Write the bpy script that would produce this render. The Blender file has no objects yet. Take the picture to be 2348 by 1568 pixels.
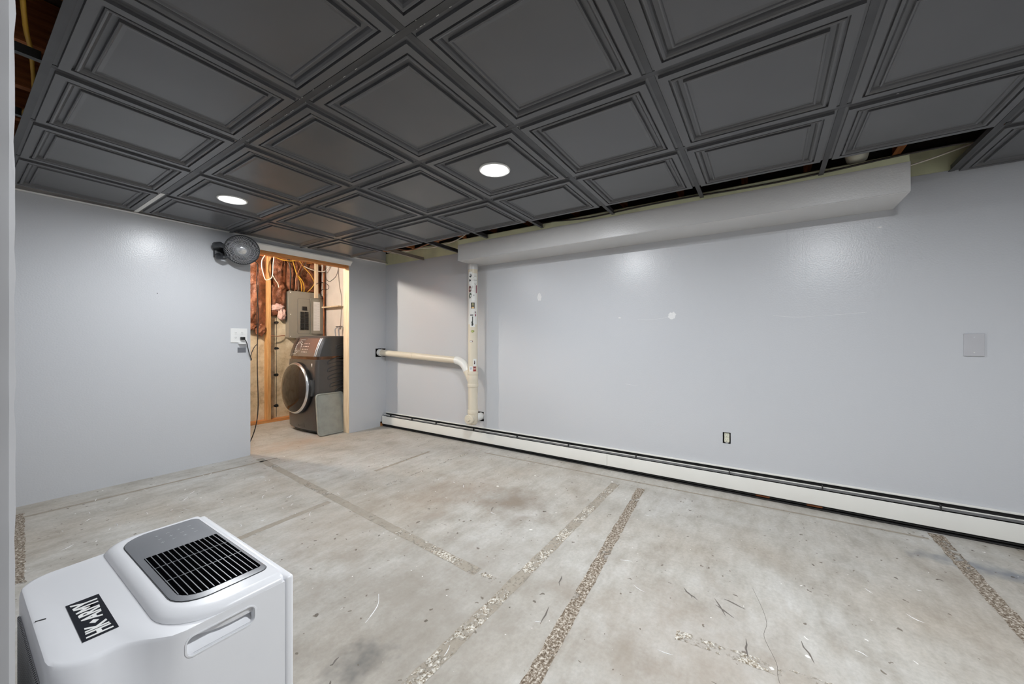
import bpy, bmesh, math, random
from mathutils import Vector, Matrix, noise
R = math.radians
SC = bpy.context.scene
COL = SC.collection
random.seed(7)

# ------------------------------------------------------------------ camera, world, exposure
cam_d = bpy.data.cameras.new('camera')
cam_d.sensor_width = 36.0
cam_d.lens = 872.7 / 2348 * 36
cam_d.shift_y = -3.23 / 2348
cam_d.clip_start = 0.02
cam = bpy.data.objects.new('camera', cam_d)
cam.location = (3.181, 4.078, 1.0904)
cam.rotation_euler = (R(90), 0, R(213.696 - 90))
COL.objects.link(cam)
SC.camera = cam
w = bpy.data.worlds.new('world'); SC.world = w; w.use_nodes = True
w.node_tree.nodes['Background'].inputs[0].default_value = (0.6, 0.65, 0.75, 1)
w.node_tree.nodes['Background'].inputs[1].default_value = 0.02
SC.view_settings.view_transform = 'Standard'
SC.view_settings.look = 'None'
SC.view_settings.gamma = 1.0
SC.view_settings.use_curve_mapping = False
SC.view_settings.exposure = 0.05
LED = 27.0           # watts of each LED ceiling disc
SC.cycles.use_light_tree = False
SC.cycles.adaptive_threshold = 0.06
SC.cycles.adaptive_min_samples = 16
SC.cycles.max_bounces = 7
SC.cycles.transparent_max_bounces = 4
SC.cycles.caustics_reflective = False
SC.cycles.caustics_refractive = False
BULB = 2200.0         # radiance of the warm bulb in the utility nook

# ------------------------------------------------------------------ materials
MATS = {}
def srgb(r, g, b):
    f = lambda c: ((c / 255 + 0.055) / 1.055) ** 2.4 if c / 255 > 0.04045 else c / 255 / 12.92
    return (f(r), f(g), f(b), 1)
def newmat(name):
    m = bpy.data.materials.new(name); m.use_nodes = True
    nt = m.node_tree; b = nt.nodes['Principled BSDF']
    MATS[name] = m
    return m, nt, b
def N(nt, t, **kw):
    n = nt.nodes.new(t)
    for k, v in kw.items(): setattr(n, k, v)
    return n
def noise_n(nt, co, scale, detail=3, rough=.5):
    n = N(nt, 'ShaderNodeTexNoise'); n.inputs['Scale'].default_value = scale
    n.inputs['Detail'].default_value = detail; n.inputs['Roughness'].default_value = rough
    nt.links.new(co, n.inputs['Vector']); return n.outputs['Fac']
def ramp(nt, fac, stops):
    n = N(nt, 'ShaderNodeValToRGB'); e = n.color_ramp.elements
    while len(e) < len(stops): e.new(0.5)
    for s, (p, c) in zip(e, stops):
        s.position = p; s.color = c if len(c) == 4 else (*c, 1)
    nt.links.new(fac, n.inputs['Fac']); return n.outputs['Color']
def mixc(nt, fac, a, b, mode='MIX'):
    n = N(nt, 'ShaderNodeMix', data_type='RGBA', blend_type=mode)
    for sock, v in ((n.inputs[0], fac), (n.inputs[6], a), (n.inputs[7], b)):
        if hasattr(v, 'links'): nt.links.new(v, sock)
        else: sock.default_value = v
    return n.outputs[2]
def mth(nt, op, a, b=None, clamp=False):
    n = N(nt, 'ShaderNodeMath', operation=op, use_clamp=clamp)
    for i, v in enumerate((a, b)):
        if v is None: continue
        if hasattr(v, 'links'): nt.links.new(v, n.inputs[i])
        else: n.inputs[i].default_value = v
    return n.outputs[0]
def objco(nt, scale=None):
    t = N(nt, 'ShaderNodeTexCoord').outputs['Object']
    if scale:
        m = N(nt, 'ShaderNodeMapping'); m.inputs['Scale'].default_value = scale
        nt.links.new(t, m.inputs['Vector']); t = m.outputs['Vector']
    return t
def bump(nt, b, h, strength, dist=.002):
    n = N(nt, 'ShaderNodeBump'); n.inputs['Strength'].default_value = strength
    n.inputs['Distance'].default_value = dist
    nt.links.new(h, n.inputs['Height']); nt.links.new(n.outputs['Normal'], b.inputs['Normal'])
def mat(name, col, rough=.5, metal=0, var=0.0, vscale=6.0, bmp=0, bscale=60, spec=None, coat=0):
    if name in MATS: return MATS[name]
    m, nt, b = newmat(name)
    b.inputs['Roughness'].default_value = rough; b.inputs['Metallic'].default_value = metal
    if spec is not None: b.inputs['Specular IOR Level'].default_value = spec
    if coat: b.inputs['Coat Weight'].default_value = coat; b.inputs['Coat Roughness'].default_value = .08
    co = objco(nt)
    lo = tuple(max(0, c * (1 - var)) for c in col[:3]); hi = tuple(min(1, c * (1 + var)) for c in col[:3])
    nt.links.new(ramp(nt, noise_n(nt, co, vscale, 2), [(.3, lo), (.7, hi)]), b.inputs['Base Color'])
    if bmp: bump(nt, b, noise_n(nt, co, bscale, 2), bmp)
    return m
def emis(name, col, s):
    m, nt, b = newmat(name)
    b.inputs['Base Color'].default_value = (1, 1, 1, 1)
    b.inputs['Emission Color'].default_value = col; b.inputs['Emission Strength'].default_value = s
    return m

def wall_paint(name, base):
    m, nt, b = newmat(name)
    co = objco(nt)
    c = mixc(nt, noise_n(nt, co, .9, 1), tuple(x * .96 for x in base[:3]) + (1,), tuple(min(1, x * 1.05) for x in base[:3]) + (1,))
    # small nail holes and chips
    v = N(nt, 'ShaderNodeTexVoronoi'); v.inputs['Scale'].default_value = 3.1
    nt.links.new(co, v.inputs['Vector'])
    near = mth(nt, 'LESS_THAN', v.outputs['Distance'], .011)
    sep = N(nt, 'ShaderNodeSeparateColor'); nt.links.new(v.outputs['Color'], sep.inputs[0])
    pick = mth(nt, 'GREATER_THAN', sep.outputs[0], .72)
    spot = mth(nt, 'MULTIPLY', near, pick)
    tone = mixc(nt, mth(nt, 'GREATER_THAN', sep.outputs[1], .5), (.06, .06, .06, 1), (.85, .85, .85, 1))
    c = mixc(nt, spot, c, tone)
    nt.links.new(c, b.inputs['Base Color'])
    b.inputs['Roughness'].default_value = .30
    b.inputs['Specular IOR Level'].default_value = .5
    bump(nt, b, noise_n(nt, co, 110, 1), .12, .004)
    return m
WALL = srgb(204, 206, 210)
m_wall = wall_paint('painted_wall', WALL)
m_soff = wall_paint('painted_soffit', srgb(208, 207, 206))
m_hall = mat('hall_wall', srgb(164, 164, 166), .6, var=.03, bmp=.05)
m_green = mat('green_board', srgb(220, 222, 186), .8, var=.12, vscale=5, bmp=.1)
m_whitewall = mat('white_board', srgb(232, 222, 212), .6, var=.04)
m_tile = mat('black_tile', srgb(92, 92, 94), .33, var=.05, vscale=3)
m_tee = mat('black_tee', srgb(66, 66, 68), .4, var=.25, vscale=8)
m_white = mat('white_metal', srgb(240, 239, 235), .4, var=.04)
m_heater = mat('heater_white', srgb(232, 231, 225), .32, var=.02)
m_dark = mat('dark_metal', srgb(42, 42, 42), .5, var=.3, vscale=10)
m_damper = mat('damper_grey', srgb(120, 120, 120), .35, metal=.5, var=.1)
m_copper = mat('copper', srgb(150, 92, 60), .4, metal=.6, var=.3)
m_pvc = mat('cream_pvc', srgb(226, 216, 196), .35, var=.04, vscale=4)
m_pvcw = mat('white_pvc', srgb(236, 236, 232), .3, var=.02)
m_black = mat('black_plastic', srgb(24, 24, 25), .35, var=.1)
m_hole = mat('cavity', srgb(40, 36, 32), .9, var=.3)
m_plate = mat('outlet_white', srgb(240, 240, 238), .3, var=.01)
m_ivory = mat('outlet_ivory', srgb(226, 224, 206), .35, var=.03)
m_fan = mat('fan_grey', srgb(52, 54, 57), .38, var=.08)
m_chrome = mat('chrome', srgb(226, 227, 229), .22, metal=.9, var=.05)
m_acw = mat('ac_white', srgb(232, 233, 236), .3, var=.015, vscale=3)
m_acg = mat('ac_grey', srgb(106, 108, 113), .28, var=.06, vscale=8)
m_sil = mat('silver_plastic', srgb(172, 174, 178), .35, var=.05)
m_washer = mat('washer_graphite', srgb(98, 93, 90), .28, metal=.6, var=.04)
m_wside = mat('washer_side', srgb(80, 79, 79), .34, metal=.35, var=.04)
m_console = mat('washer_console', srgb(122, 114, 111), .22, metal=.6, var=.03)
m_bronze = mat('bronze_gloss', srgb(120, 92, 76), .12, metal=.9, var=.2, vscale=14)
m_pan = mat('drip_pan', srgb(160, 162, 154), .45, metal=.25, var=.1, vscale=14, bmp=.05)
m_panel = mat('panel_grey', srgb(150, 146, 136), .4, metal=.2, var=.03)
m_paper = mat('paper', srgb(240, 238, 236), .7, var=.02)
m_label = mat('pale_print', srgb(226, 224, 222), .6)
m_ylw = mat('yellow_cable', srgb(226, 176, 66), .5, var=.06)
m_wht = mat('white_cable', srgb(235, 226, 212), .5, var=.05)
m_blk = mat('black_cable', srgb(46, 40, 36), .5, var=.1)
m_gry = mat('grey_cable', srgb(150, 138, 126), .5, var=.1)
m_tan = mat('tan_cable', srgb(176, 126, 96), .5, var=.1)
m_pink = mat('pink_fibre', srgb(230, 192, 182), .95, var=.18, vscale=30, bmp=1, bscale=60)
m_tape = mat('dark_tape', srgb(112, 114, 120), .5)
m_caulk = mat('caulk', srgb(222, 222, 220), .6)
m_scuff = mat('scuff', srgb(116, 110, 104), .8)
m_platepaint = mat('plate_paint', srgb(192, 192, 196), .35, var=.02)
m_well = mat('matt_black', srgb(6, 6, 7), 1.0, spec=0)
m_chip = mat('bare_chip', srgb(238, 238, 238), .8, var=.05, vscale=40)

def wood(name, c1, c2, scale=(3, 40, 40)):
    m, nt, b = newmat(name)
    co = objco(nt, scale)
    nt.links.new(ramp(nt, noise_n(nt, co, 1.6, 5, .6), [(.3, c1), (.68, c2)]), b.inputs['Base Color'])
    b.inputs['Roughness'].default_value = .7
    return m
m_stud = wood('pine_upright', srgb(196, 142, 84), srgb(226, 182, 124), (40, 40, 3))
m_studL = wood('pale_pine_upright', srgb(214, 184, 146), srgb(240, 222, 192), (40, 40, 3))
m_pinex = wood('pine_lengthwise', srgb(186, 118, 64), srgb(222, 160, 98))
m_joist = wood('old_joist', srgb(150, 88, 48), srgb(204, 128, 72))
m_deck = wood('subfloor', srgb(70, 54, 42), srgb(110, 86, 66), (8, 4, 8))

def concrete_wall():
    m, nt, b = newmat('concrete_wall'); co = objco(nt)
    c = ramp(nt, noise_n(nt, co, 7, 6, .65), [(.25, srgb(150, 128, 98)), (.48, srgb(208, 190, 158)), (.75, srgb(232, 220, 194))])
    nt.links.new(c, b.inputs['Base Color']); b.inputs['Roughness'].default_value = .9
    bump(nt, b, noise_n(nt, co, 40, 5, .7), .5, .006)
    return m
m_conc = concrete_wall()
def kraft():
    m, nt, b = newmat('kraft_paper'); co = objco(nt)
    c = ramp(nt, noise_n(nt, co, 9, 5, .6), [(.3, srgb(78, 44, 27)), (.52, srgb(132, 80, 53)), (.8, srgb(196, 136, 102))])
    nt.links.new(c, b.inputs['Base Color']); b.inputs['Roughness'].default_value = .38
    bump(nt, b, noise_n(nt, co, 26, 4, .6), .9, .02)
    return m
m_kraft = kraft()

def floor_mat():
    m, nt, b = newmat('bare_concrete'); co = objco(nt)
    big = noise_n(nt, co, .8, 3, .6); mid = noise_n(nt, co, 4.5, 4, .62); fine = noise_n(nt, co, 60, 2, .7); edge = {}
    for k_ in (5, 9, 16): edge[k_] = mth(nt, 'MULTIPLY', mth(nt, 'SUBTRACT', noise_n(nt, co, k_, 4 if k_ == 5 else 2, .65), .5), 1.9)
    c = ramp(nt, big, [(.32, srgb(176, 168, 157)), (.5, srgb(186, 183, 177)), (.68, srgb(191, 190, 187))])
    c = mixc(nt, .8, c, ramp(nt, mid, [(.25, (.33, .31, .285, 1)), (.5, (.47, .465, .455, 1)), (.78, (.56, .56, .56, 1))]), 'OVERLAY')
    c = mixc(nt, .6, c, ramp(nt, noise_n(nt, objco(nt, (3, 9, 1)), 2.2, 3, .6), [(.3, (.40, .39, .37, 1)), (.6, (.52, .52, .52, 1))]), 'OVERLAY')
    c = mixc(nt, .35, c, ramp(nt, fine, [(.3, (.38, .38, .38, 1)), (.7, (.62, .62, .62, 1))]), 'OVERLAY')
    # irregular stains, the first partly light toning, each at its own place
    def stain_or_toning(c, x, y, sx, sy, col, amt, ns=5):
        mp = N(nt, 'ShaderNodeMapping')
        mp.inputs['Location'].default_value = (-x / sx, -y / sy, 0); mp.inputs['Scale'].default_value = (1 / sx, 1 / sy, 1)
        nt.links.new(co, mp.inputs['Vector'])
        ln = N(nt, 'ShaderNodeVectorMath', operation='LENGTH'); nt.links.new(mp.outputs['Vector'], ln.inputs[0])
        d = mth(nt, 'ADD', ln.outputs['Value'], edge[ns])
        f = mth(nt, 'MULTIPLY', mth(nt, 'SUBTRACT', 1, d, True), amt)
        return mixc(nt, f, c, col)
    c = stain_or_toning(c, 2.05, 2.95, .95, .9, srgb(146, 138, 127), .7)  # tan slab discoloration, also darkened to cancel the light pool under the middle lamp
    c = stain_or_toning(c, 1.05, 2.66, .34, .36, srgb(128, 114, 98), .75)
    c = stain_or_toning(c, 1.15, 2.2, .45, .45, srgb(152, 134, 116), .5)
    c = stain_or_toning(c, 1.7, 3.9, .5, .6, srgb(150, 134, 116), .45)
    c = stain_or_toning(c, 2.40, 2.93, .14, .10, srgb(112, 110, 106), .9, 16)
    c = stain_or_toning(c, 1.05, -.05, .6, .35, srgb(176, 146, 118), .55)
    c = stain_or_toning(c, 1.9, 2.0, .6, .5, srgb(166, 152, 136), .4)
    c = stain_or_toning(c, .42, 5.0, .10, .35, srgb(120, 126, 134), .8, 9)
    # dark grit and pale paint drips
    wv = N(nt, 'ShaderNodeTexNoise'); wv.inputs['Scale'].default_value = 40; wv.inputs['Detail'].default_value = 1
    nt.links.new(co, wv.inputs['Vector'])
    dis = N(nt, 'ShaderNodeVectorMath', operation='SCALE'); dis.inputs['Scale'].default_value = .035
    nt.links.new(wv.outputs['Color'], dis.inputs[0])
    ad = N(nt, 'ShaderNodeVectorMath', operation='ADD'); nt.links.new(co, ad.inputs[0]); nt.links.new(dis.outputs[0], ad.inputs[1])
    for sc_, thr, pk, col in ((13.0, .06, .66, srgb(86, 76, 66)), (31.0, .11, .74, srgb(104, 94, 82)), (9.0, .045, .80, srgb(240, 238, 232)), (27.0, .06, .84, srgb(236, 234, 230))):
        v = N(nt, 'ShaderNodeTexVoronoi'); v.inputs['Scale'].default_value = sc_
        nt.links.new(ad.outputs[0], v.inputs['Vector'])
        sp = N(nt, 'ShaderNodeSeparateColor'); nt.links.new(v.outputs['Color'], sp.inputs[0])
        f = mth(nt, 'MULTIPLY', mth(nt, 'LESS_THAN', v.outputs['Distance'], mth(nt, 'MULTIPLY', sp.outputs[1], thr * 2)), mth(nt, 'GREATER_THAN', sp.outputs[0], pk))
        c = mixc(nt, mth(nt, 'MULTIPLY', f, .8), c, col)
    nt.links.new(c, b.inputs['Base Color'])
    nt.links.new(mth(nt, 'ADD', .46, mth(nt, 'MULTIPLY', mid, .3)), b.inputs['Roughness'])
    b.inputs['Specular IOR Level'].default_value = .35
    bump(nt, b, fine, .12, .004)
    return m
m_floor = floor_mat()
def strip_mat(name, stops, gap, scale=55):
    m, nt, b = newmat(name); co = objco(nt)
    n1 = noise_n(nt, co, scale, 5, .75)
    nt.links.new(ramp(nt, n1, stops), b.inputs['Base Color']); b.inputs['Roughness'].default_value = .9
    bump(nt, b, n1, .7, .004)
    a = mth(nt, 'ADD', mth(nt, 'MULTIPLY', noise_n(nt, co, 5, 3), .75), mth(nt, 'MULTIPLY', noise_n(nt, co, 38, 3), .35))
    fac = mth(nt, 'MULTIPLY', mth(nt, 'SUBTRACT', a, gap), 14, True)
    fac.node.use_clamp = True
    nt.links.new(fac, b.inputs['Alpha'])
    return m
m_rough = strip_mat('rough_adhesive', [(.36, srgb(98, 84, 68)), (.45, srgb(150, 138, 120)), (.52, srgb(196, 190, 178)), (.60, srgb(226, 222, 214))], .53, 95)
m_roughd = strip_mat('dark_rough_adhesive', [(.36, srgb(88, 74, 60)), (.48, srgb(124, 110, 94)), (.56, srgb(180, 170, 156)), (.66, srgb(222, 216, 206))], .40, 95)
m_faint = strip_mat('faint_strip', [(.3, srgb(148, 139, 126)), (.7, srgb(166, 158, 145))], .40, 20)

# ------------------------------------------------------------------ mesh helpers
class M:
    def __init__(s): s.v = []; s.f = []
    def add(s, v, f):
        o = len(s.v); s.v += [tuple(p) for p in v]; s.f += [tuple(i + o for i in q) for q in f]; return s
    def box(s, x0, x1, y0, y1, z0, z1):
        v = [(x0, y0, z0), (x1, y0, z0), (x1, y1, z0), (x0, y1, z0), (x0, y0, z1), (x1, y0, z1), (x1, y1, z1), (x0, y1, z1)]
        return s.add(v, [(0, 3, 2, 1), (4, 5, 6, 7), (0, 1, 5, 4), (1, 2, 6, 5), (2, 3, 7, 6), (3, 0, 4, 7)])
    def rbox(s, x0, x1, y0, y1, z0, z1, r=.004, seg=2):
        bm = bmesh.new(); bmesh.ops.create_cube(bm, size=1)
        for p in bm.verts:
            p.co = Vector(((x0 + x1) / 2 + p.co.x * (x1 - x0), (y0 + y1) / 2 + p.co.y * (y1 - y0), (z0 + z1) / 2 + p.co.z * (z1 - z0)))
        bmesh.ops.bevel(bm, geom=bm.edges[:], offset=r, segments=seg, affect='EDGES', profile=.5)
        bm.verts.index_update()
        s.add([p.co[:] for p in bm.verts], [[q.index for q in f.verts] for f in bm.faces]); bm.free(); return s
    def loft(s, rings, cap0=True, cap1=True):
        n = len(rings[0]); o = []
        v = [p for r in rings for p in r]; f = []
        for k in range(len(rings) - 1):
            for i in range(n):
                j = (i + 1) % n; f.append((k * n + i, k * n + j, (k + 1) * n + j, (k + 1) * n + i))
        if cap0: f.append(tuple(range(n))[::-1])
        if cap1: f.append(tuple((len(rings) - 1) * n + i for i in range(n)))
        return s.add(v, f)
    def tube(s, pts, r, n=8, cap=True):
        pts = [Vector(p) for p in pts]; rr = r if isinstance(r, (list, tuple)) else [r] * len(pts)
        t0 = (pts[1] - pts[0]).normalized()
        ref = Vector((0, 0, 1)) if abs(t0.z) < .9 else Vector((1, 0, 0))
        u = t0.cross(ref).normalized(); rings = []
        for i, p in enumerate(pts):
            t = (pts[min(i + 1, len(pts) - 1)] - pts[max(i - 1, 0)]).normalized()
            u = (u - t * u.dot(t)).normalized(); w_ = t.cross(u)
            rings.append([tuple(p + rr[i] * (math.cos(a) * u + math.sin(a) * w_)) for a in [2 * math.pi * k / n for k in range(n)]])
        return s.loft(rings, cap, cap)
    def lathe(s, prof, n=32, mtx=None, closed=False):
        mtx = mtx or Matrix.Identity(4); v = []; f = []; m = len(prof)
        for i in range(n):
            a = 2 * math.pi * i / n
            for (r, z) in prof: v.append(tuple(mtx @ Vector((r * math.cos(a), r * math.sin(a), z))))
        for i in range(n):
            j = (i + 1) % n
            for k in range(m - 1 + (1 if closed else 0)):
                l = (k + 1) % m
                f.append((i * m + k, j * m + k, j * m + l, i * m + l))
        return s.add(v, f)
    def prism(s, poly, fn, d0, d1):
        n = len(poly); a = [fn(p[0], p[1], d0) for p in poly]; b = [fn(p[0], p[1], d1) for p in poly]
        return s.loft([a, b])
WLOC = {}
def mkmesh(name, mm, smooth=None):
    me = bpy.data.meshes.new(name); me.from_pydata(mm.v, [], mm.f)
    bm = bmesh.new(); bm.from_mesh(me); bmesh.ops.remove_doubles(bm, verts=bm.verts, dist=1e-6); bmesh.ops.recalc_face_normals(bm, faces=bm.faces); bm.to_mesh(me); bm.free()
    if smooth is not None:
        me.shade_smooth(); me.set_sharp_from_angle(angle=R(smooth))
    return me
def obj(name, mm, m, parent=None, smooth=None):
    if parent is not None:
        L = WLOC[parent.name]
        mm.v = [(p[0] - L[0], p[1] - L[1], p[2] - L[2]) for p in mm.v]
    me = mkmesh(name, mm, smooth); me.materials.append(m)
    o = bpy.data.objects.new(name, me); COL.objects.link(o)
    if parent is not None: o.parent = parent; WLOC[o.name] = WLOC[parent.name]
    else: WLOC[o.name] = (0, 0, 0)
    return o
def based(name, mm, m, loc, smooth=None):           # one-mesh thing whose origin is at loc
    mm.v = [(p[0] - loc[0], p[1] - loc[1], p[2] - loc[2]) for p in mm.v]
    o = obj(name, mm, m, None, smooth); o.location = loc; WLOC[o.name] = loc; return o
def inst(name, me, parent, loc=(0, 0, 0), rot=(0, 0, 0), scale=(1, 1, 1)):
    o = bpy.data.objects.new(name, me); COL.objects.link(o); L = WLOC[parent.name]; o.parent = parent
    o.location = (loc[0] - L[0], loc[1] - L[1], loc[2] - L[2]); o.rotation_euler = rot; o.scale = scale; return o
def tag(o, label, cat, group=None, kind=None):
    o['label'] = label; o['category'] = cat
    if group: o['group'] = group
    if kind: o['kind'] = kind
    return o
def thing(name, label, cat, loc, group=None, kind=None):
    o = bpy.data.objects.new(name, None); COL.objects.link(o); o.location = loc; o.empty_display_size = .05
    WLOC[o.name] = tuple(loc); return tag(o, label, cat, group, kind)
def smoothpath(pts, k=6):
    P = [Vector(p) for p in pts]; P = [P[0] * 2 - P[1]] + P + [P[-1] * 2 - P[-2]]; out = []
    for i in range(1, len(P) - 2):
        for j in range(k):
            t = j / k
            out.append(.5 * ((2 * P[i]) + (P[i + 1] - P[i - 1]) * t + (2 * P[i - 1] - 5 * P[i] + 4 * P[i + 1] - P[i + 2]) * t * t + (3 * P[i] - P[i - 1] - 3 * P[i + 1] + P[i + 2]) * t ** 3))
    out.append(P[-2]); return out
def rrect(x0, x1, y0, y1, r, n=5):
    if not isinstance(r, (list, tuple)): r = [r] * 4
    out = []
    for (cx, cy, a0, q) in ((x1, y1, 0, r[0]), (x0, y1, 90, r[1]), (x0, y0, 180, r[2]), (x1, y0, 270, r[3])):
        sx = 1 if cx == x1 else -1; sy = 1 if cy == y1 else -1
        for k in range(n + 1):
            a = R(a0 + 90 * k / n); out.append((cx - sx * q + q * math.cos(a), cy - sy * q + q * math.sin(a)))
    return out
def wallgrid(us, vs, hole, fn, t, closed_holes=()):
    """flat wall with rectangular holes: fn(u, v, d) -> xyz, d = 0 front, t back"""
    mm = M(); us = sorted(set(us)); vs = sorted(set(vs)); nu, nv = len(us) - 1, len(vs) - 1
    S = lambda i, j: 0 <= i < nu and 0 <= j < nv and not hole((us[i] + us[i + 1]) / 2, (vs[j] + vs[j + 1]) / 2)
    for i in range(nu):
        for j in range(nv):
            u0, u1, v0, v1 = us[i], us[i + 1], vs[j], vs[j + 1]
            if not S(i, j):
                continue
            for d in (0, t): mm.add([fn(u0, v0, d), fn(u1, v0, d), fn(u1, v1, d), fn(u0, v1, d)], [(0, 1, 2, 3)])
            if not S(i - 1, j): mm.add([fn(u0, v0, 0), fn(u0, v1, 0), fn(u0, v1, t), fn(u0, v0, t)], [(0, 1, 2, 3)])
            if not S(i + 1, j): mm.add([fn(u1, v0, 0), fn(u1, v1, 0), fn(u1, v1, t), fn(u1, v0, t)], [(0, 1, 2, 3)])
            if not S(i, j - 1): mm.add([fn(u0, v0, 0), fn(u1, v0, 0), fn(u1, v0, t), fn(u0, v0, t)], [(0, 1, 2, 3)])
            if not S(i, j + 1): mm.add([fn(u0, v1, 0), fn(u1, v1, 0), fn(u1, v1, t), fn(u0, v1, t)], [(0, 1, 2, 3)])
    return mm
def inr(u, v, a): return a[0] < u < a[1] and a[2] < v < a[3]

# ------------------------------------------------------------------ the setting
YFAR = 6.3; XNEAR = 3.15; ZD = 2.40
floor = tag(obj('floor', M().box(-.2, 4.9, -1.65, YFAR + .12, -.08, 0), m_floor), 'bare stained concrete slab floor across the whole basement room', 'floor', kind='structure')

# wall_left : y = 0, with the doorway to the utility nook
OP = (.519, 1.55, -.01, 1.985); H1 = (0, .155, .885, .990); H2 = (0, .085, .0, .06); H3 = (0, .052, .059, .078)
fn = lambda u, v, d: (u, -d, v)
wl = obj('wall_left', wallgrid([0, .052, .085, .155, .519, 1.55, 3.27], [0, .06, .059, .078, .885, .990, 1.985, ZD], lambda u, v: inr(u, v, OP) or inr(u, v, H1) or inr(u, v, H2) or inr(u, v, H3), fn, .012), m_wall)
tag(wl, 'grey painted wall with the fan and the open doorway to the laundry nook', 'wall', kind='structure')
obj('back_lining', wallgrid([0, .519, 1.55, 3.27], [0, 1.985, ZD], lambda u, v: inr(u, v, OP), lambda u, v, d: (u, -.10 - d, v), .012), m_hole, wl)
obj('jamb_stud', M().box(.472, .5195, -.113, -.0005, 0, 1.99), m_studL, wl)
obj('jamb_stud', M().box(1.55, 1.60, -.113, -.013, 0, 1.99), m_stud, wl)
obj('header_board', M().box(.519, 1.55, -.113, -.0125, 1.95, 1.99), m_pinex, wl)
obj('sole_plate', M().box(.02, .47, -.10, -.013, .0, .038), m_pinex, wl)
o = obj('trim_1', M().prism([(.0003, 1.971), (.007, 1.971), (.046, 2.014), (.046, 2.026), (.0003, 2.026)], lambda u, v, d: (d, u, v), .505, 1.60), m_white)
tag(o, 'white painted trim board above the laundry nook doorway', 'trim', kind='structure')

# wall_right : x = 0
OUT = (3.815, 3.866, .338, .420); PH = (1.50, 1.60, .235, .335)
def wr_fn(u, v, d): return (-d, u, v)
wr = obj('wall_right', wallgrid([-.012, 1.50, 1.60, 3.815, 3.866, YFAR], [0, .235, .335, .338, .42, 2.058], lambda u, v: inr(u, v, OUT) or inr(u, v, PH), wr_fn, .012), m_wall)
tag(wr, 'long grey painted wall behind the baseboard heater and soffit', 'wall', kind='structure')
obj('wall_core', wallgrid([-.012, 1.49, 1.61, YFAR], [0, .225, .345, 2.058], lambda u, v: inr(u, v, (1.49, 1.61, .225, .345)), lambda u, v, d: (-.07 - d, u, v), .08), m_hole, wr)
obj('green_board', M().box(-.15, -.001, -.012, YFAR, 2.0585, 2.205), m_green, wr)
sm = M()
for (y, z0, z1, wd) in ((3.077, 1.72, 1.88, .010), (4.293, 1.50, 1.88, .012), (4.20, 1.6, 1.88, .006)):
    L = [(y + random.uniform(-.003, .003), z0 + (z1 - z0) * i / 12) for i in range(13)]
    poly = [(a - wd * .5 * (.3 + .7 * i / 12), b) for i, (a, b) in enumerate(L)] + [(a + wd * .5 * (.3 + .7 * i / 12), b) for i, (a, b) in reversed(list(enumerate(L)))]
    sm.prism(poly, lambda u, v, d: (d, u, v), .0002, .0016)
obj('joint_ridge', sm, m_wall, wr)
def blob(y, z, ry, rz, n=16, seed=0):
    rnd = random.Random(seed)
    return [(y + ry * math.cos(2 * math.pi * i / n) * rnd.uniform(.65, 1.1), z + rz * math.sin(2 * math.pi * i / n) * rnd.uniform(.65, 1.1)) for i in range(n)]
for i, (y, z, ry, rz) in enumerate(((2.273, 1.508, .022, .045), (3.466, 1.285, .034, .034), (4.659, 1.782, .012, .006), (3.05, 1.283, .012, .006), (5.04, 1.02, .004, .003))):
    obj('paint_chip', M().prism(blob(y, z, ry, rz, seed=i), lambda u, v, d: (d, u, v), .0002, .0010), m_chip, wr)
sm = M()
for pts in ([(4.12, 1.262), (4.25, 1.248), (4.4, 1.252), (4.6, 1.266)], [(3.10, .728), (3.16, .722), (3.2, .726)], [(3.2, 1.262), (3.3, 1.258), (3.43, 1.272)], [(4.63, 1.70), (4.66, 1.63), (4.68, 1.6)]):
    sm.tube(smoothpath([(.0002, a, b) for a, b in pts]), .0006, 5)
obj('scratch', sm, m_chip, wr)

# walls outside the picture, closing the room and the hall behind the camera
far = obj('wall_far', M().box(-.15, 3.27, YFAR, YFAR + .12, 0, ZD), m_wall); tag(far, 'grey painted end wall out of sight to the right', 'wall', kind='structure')
# wall_near ends in the rough door corner next to the camera
mm = M(); zs = [i * .02 for i in range(0, 121)]
rnd = random.Random(3); jx = [rnd.gauss(0, .0010) for _ in zs]
for i, z in enumerate(zs):
    if 1.36 < z < 1.46 or 1.22 < z < 1.27: jx[i] += rnd.uniform(0, .003)
rings = []
for i, z in enumerate(zs):
    e = jx[i]
    rings.append([(XNEAR + e * .3, 3.604 + e, z), (XNEAR + .003, 3.609 + e * .8, z), (XNEAR + .012, 3.6105, z), (3.262, 3.61, z), (3.27, 3.602, z), (3.27, -.11, z), (XNEAR, -.11, z), (XNEAR, 3.5, z)])
mm.loft(rings)
wn = obj('wall_near', mm, m_hall, smooth=30); tag(wn, 'blurred grey wall edge of the entry doorway at the left border', 'wall', kind='structure')
o = obj('wall_entry', M().box(XNEAR, 3.27, 4.62, YFAR, 0, ZD), m_hall); tag(o, 'grey wall on the far side of the entry doorway behind the camera', 'wall', kind='structure')
o = obj('wall_hall', M().box(4.78, 4.9, 2.3, 5.9, 0, ZD).box(3.27, 4.78, 2.3, 2.4, 0, ZD).box(3.27, 4.78, 5.8, 5.9, 0, ZD), m_hall); tag(o, 'plain walls of the hall behind the entry doorway', 'wall', kind='structure')
o = obj('wall_lintel', M().box(XNEAR, 3.27, 3.61, 4.62, 2.06, ZD), m_hall); tag(o, 'lintel over the entry doorway above the camera', 'wall', kind='structure')

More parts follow.
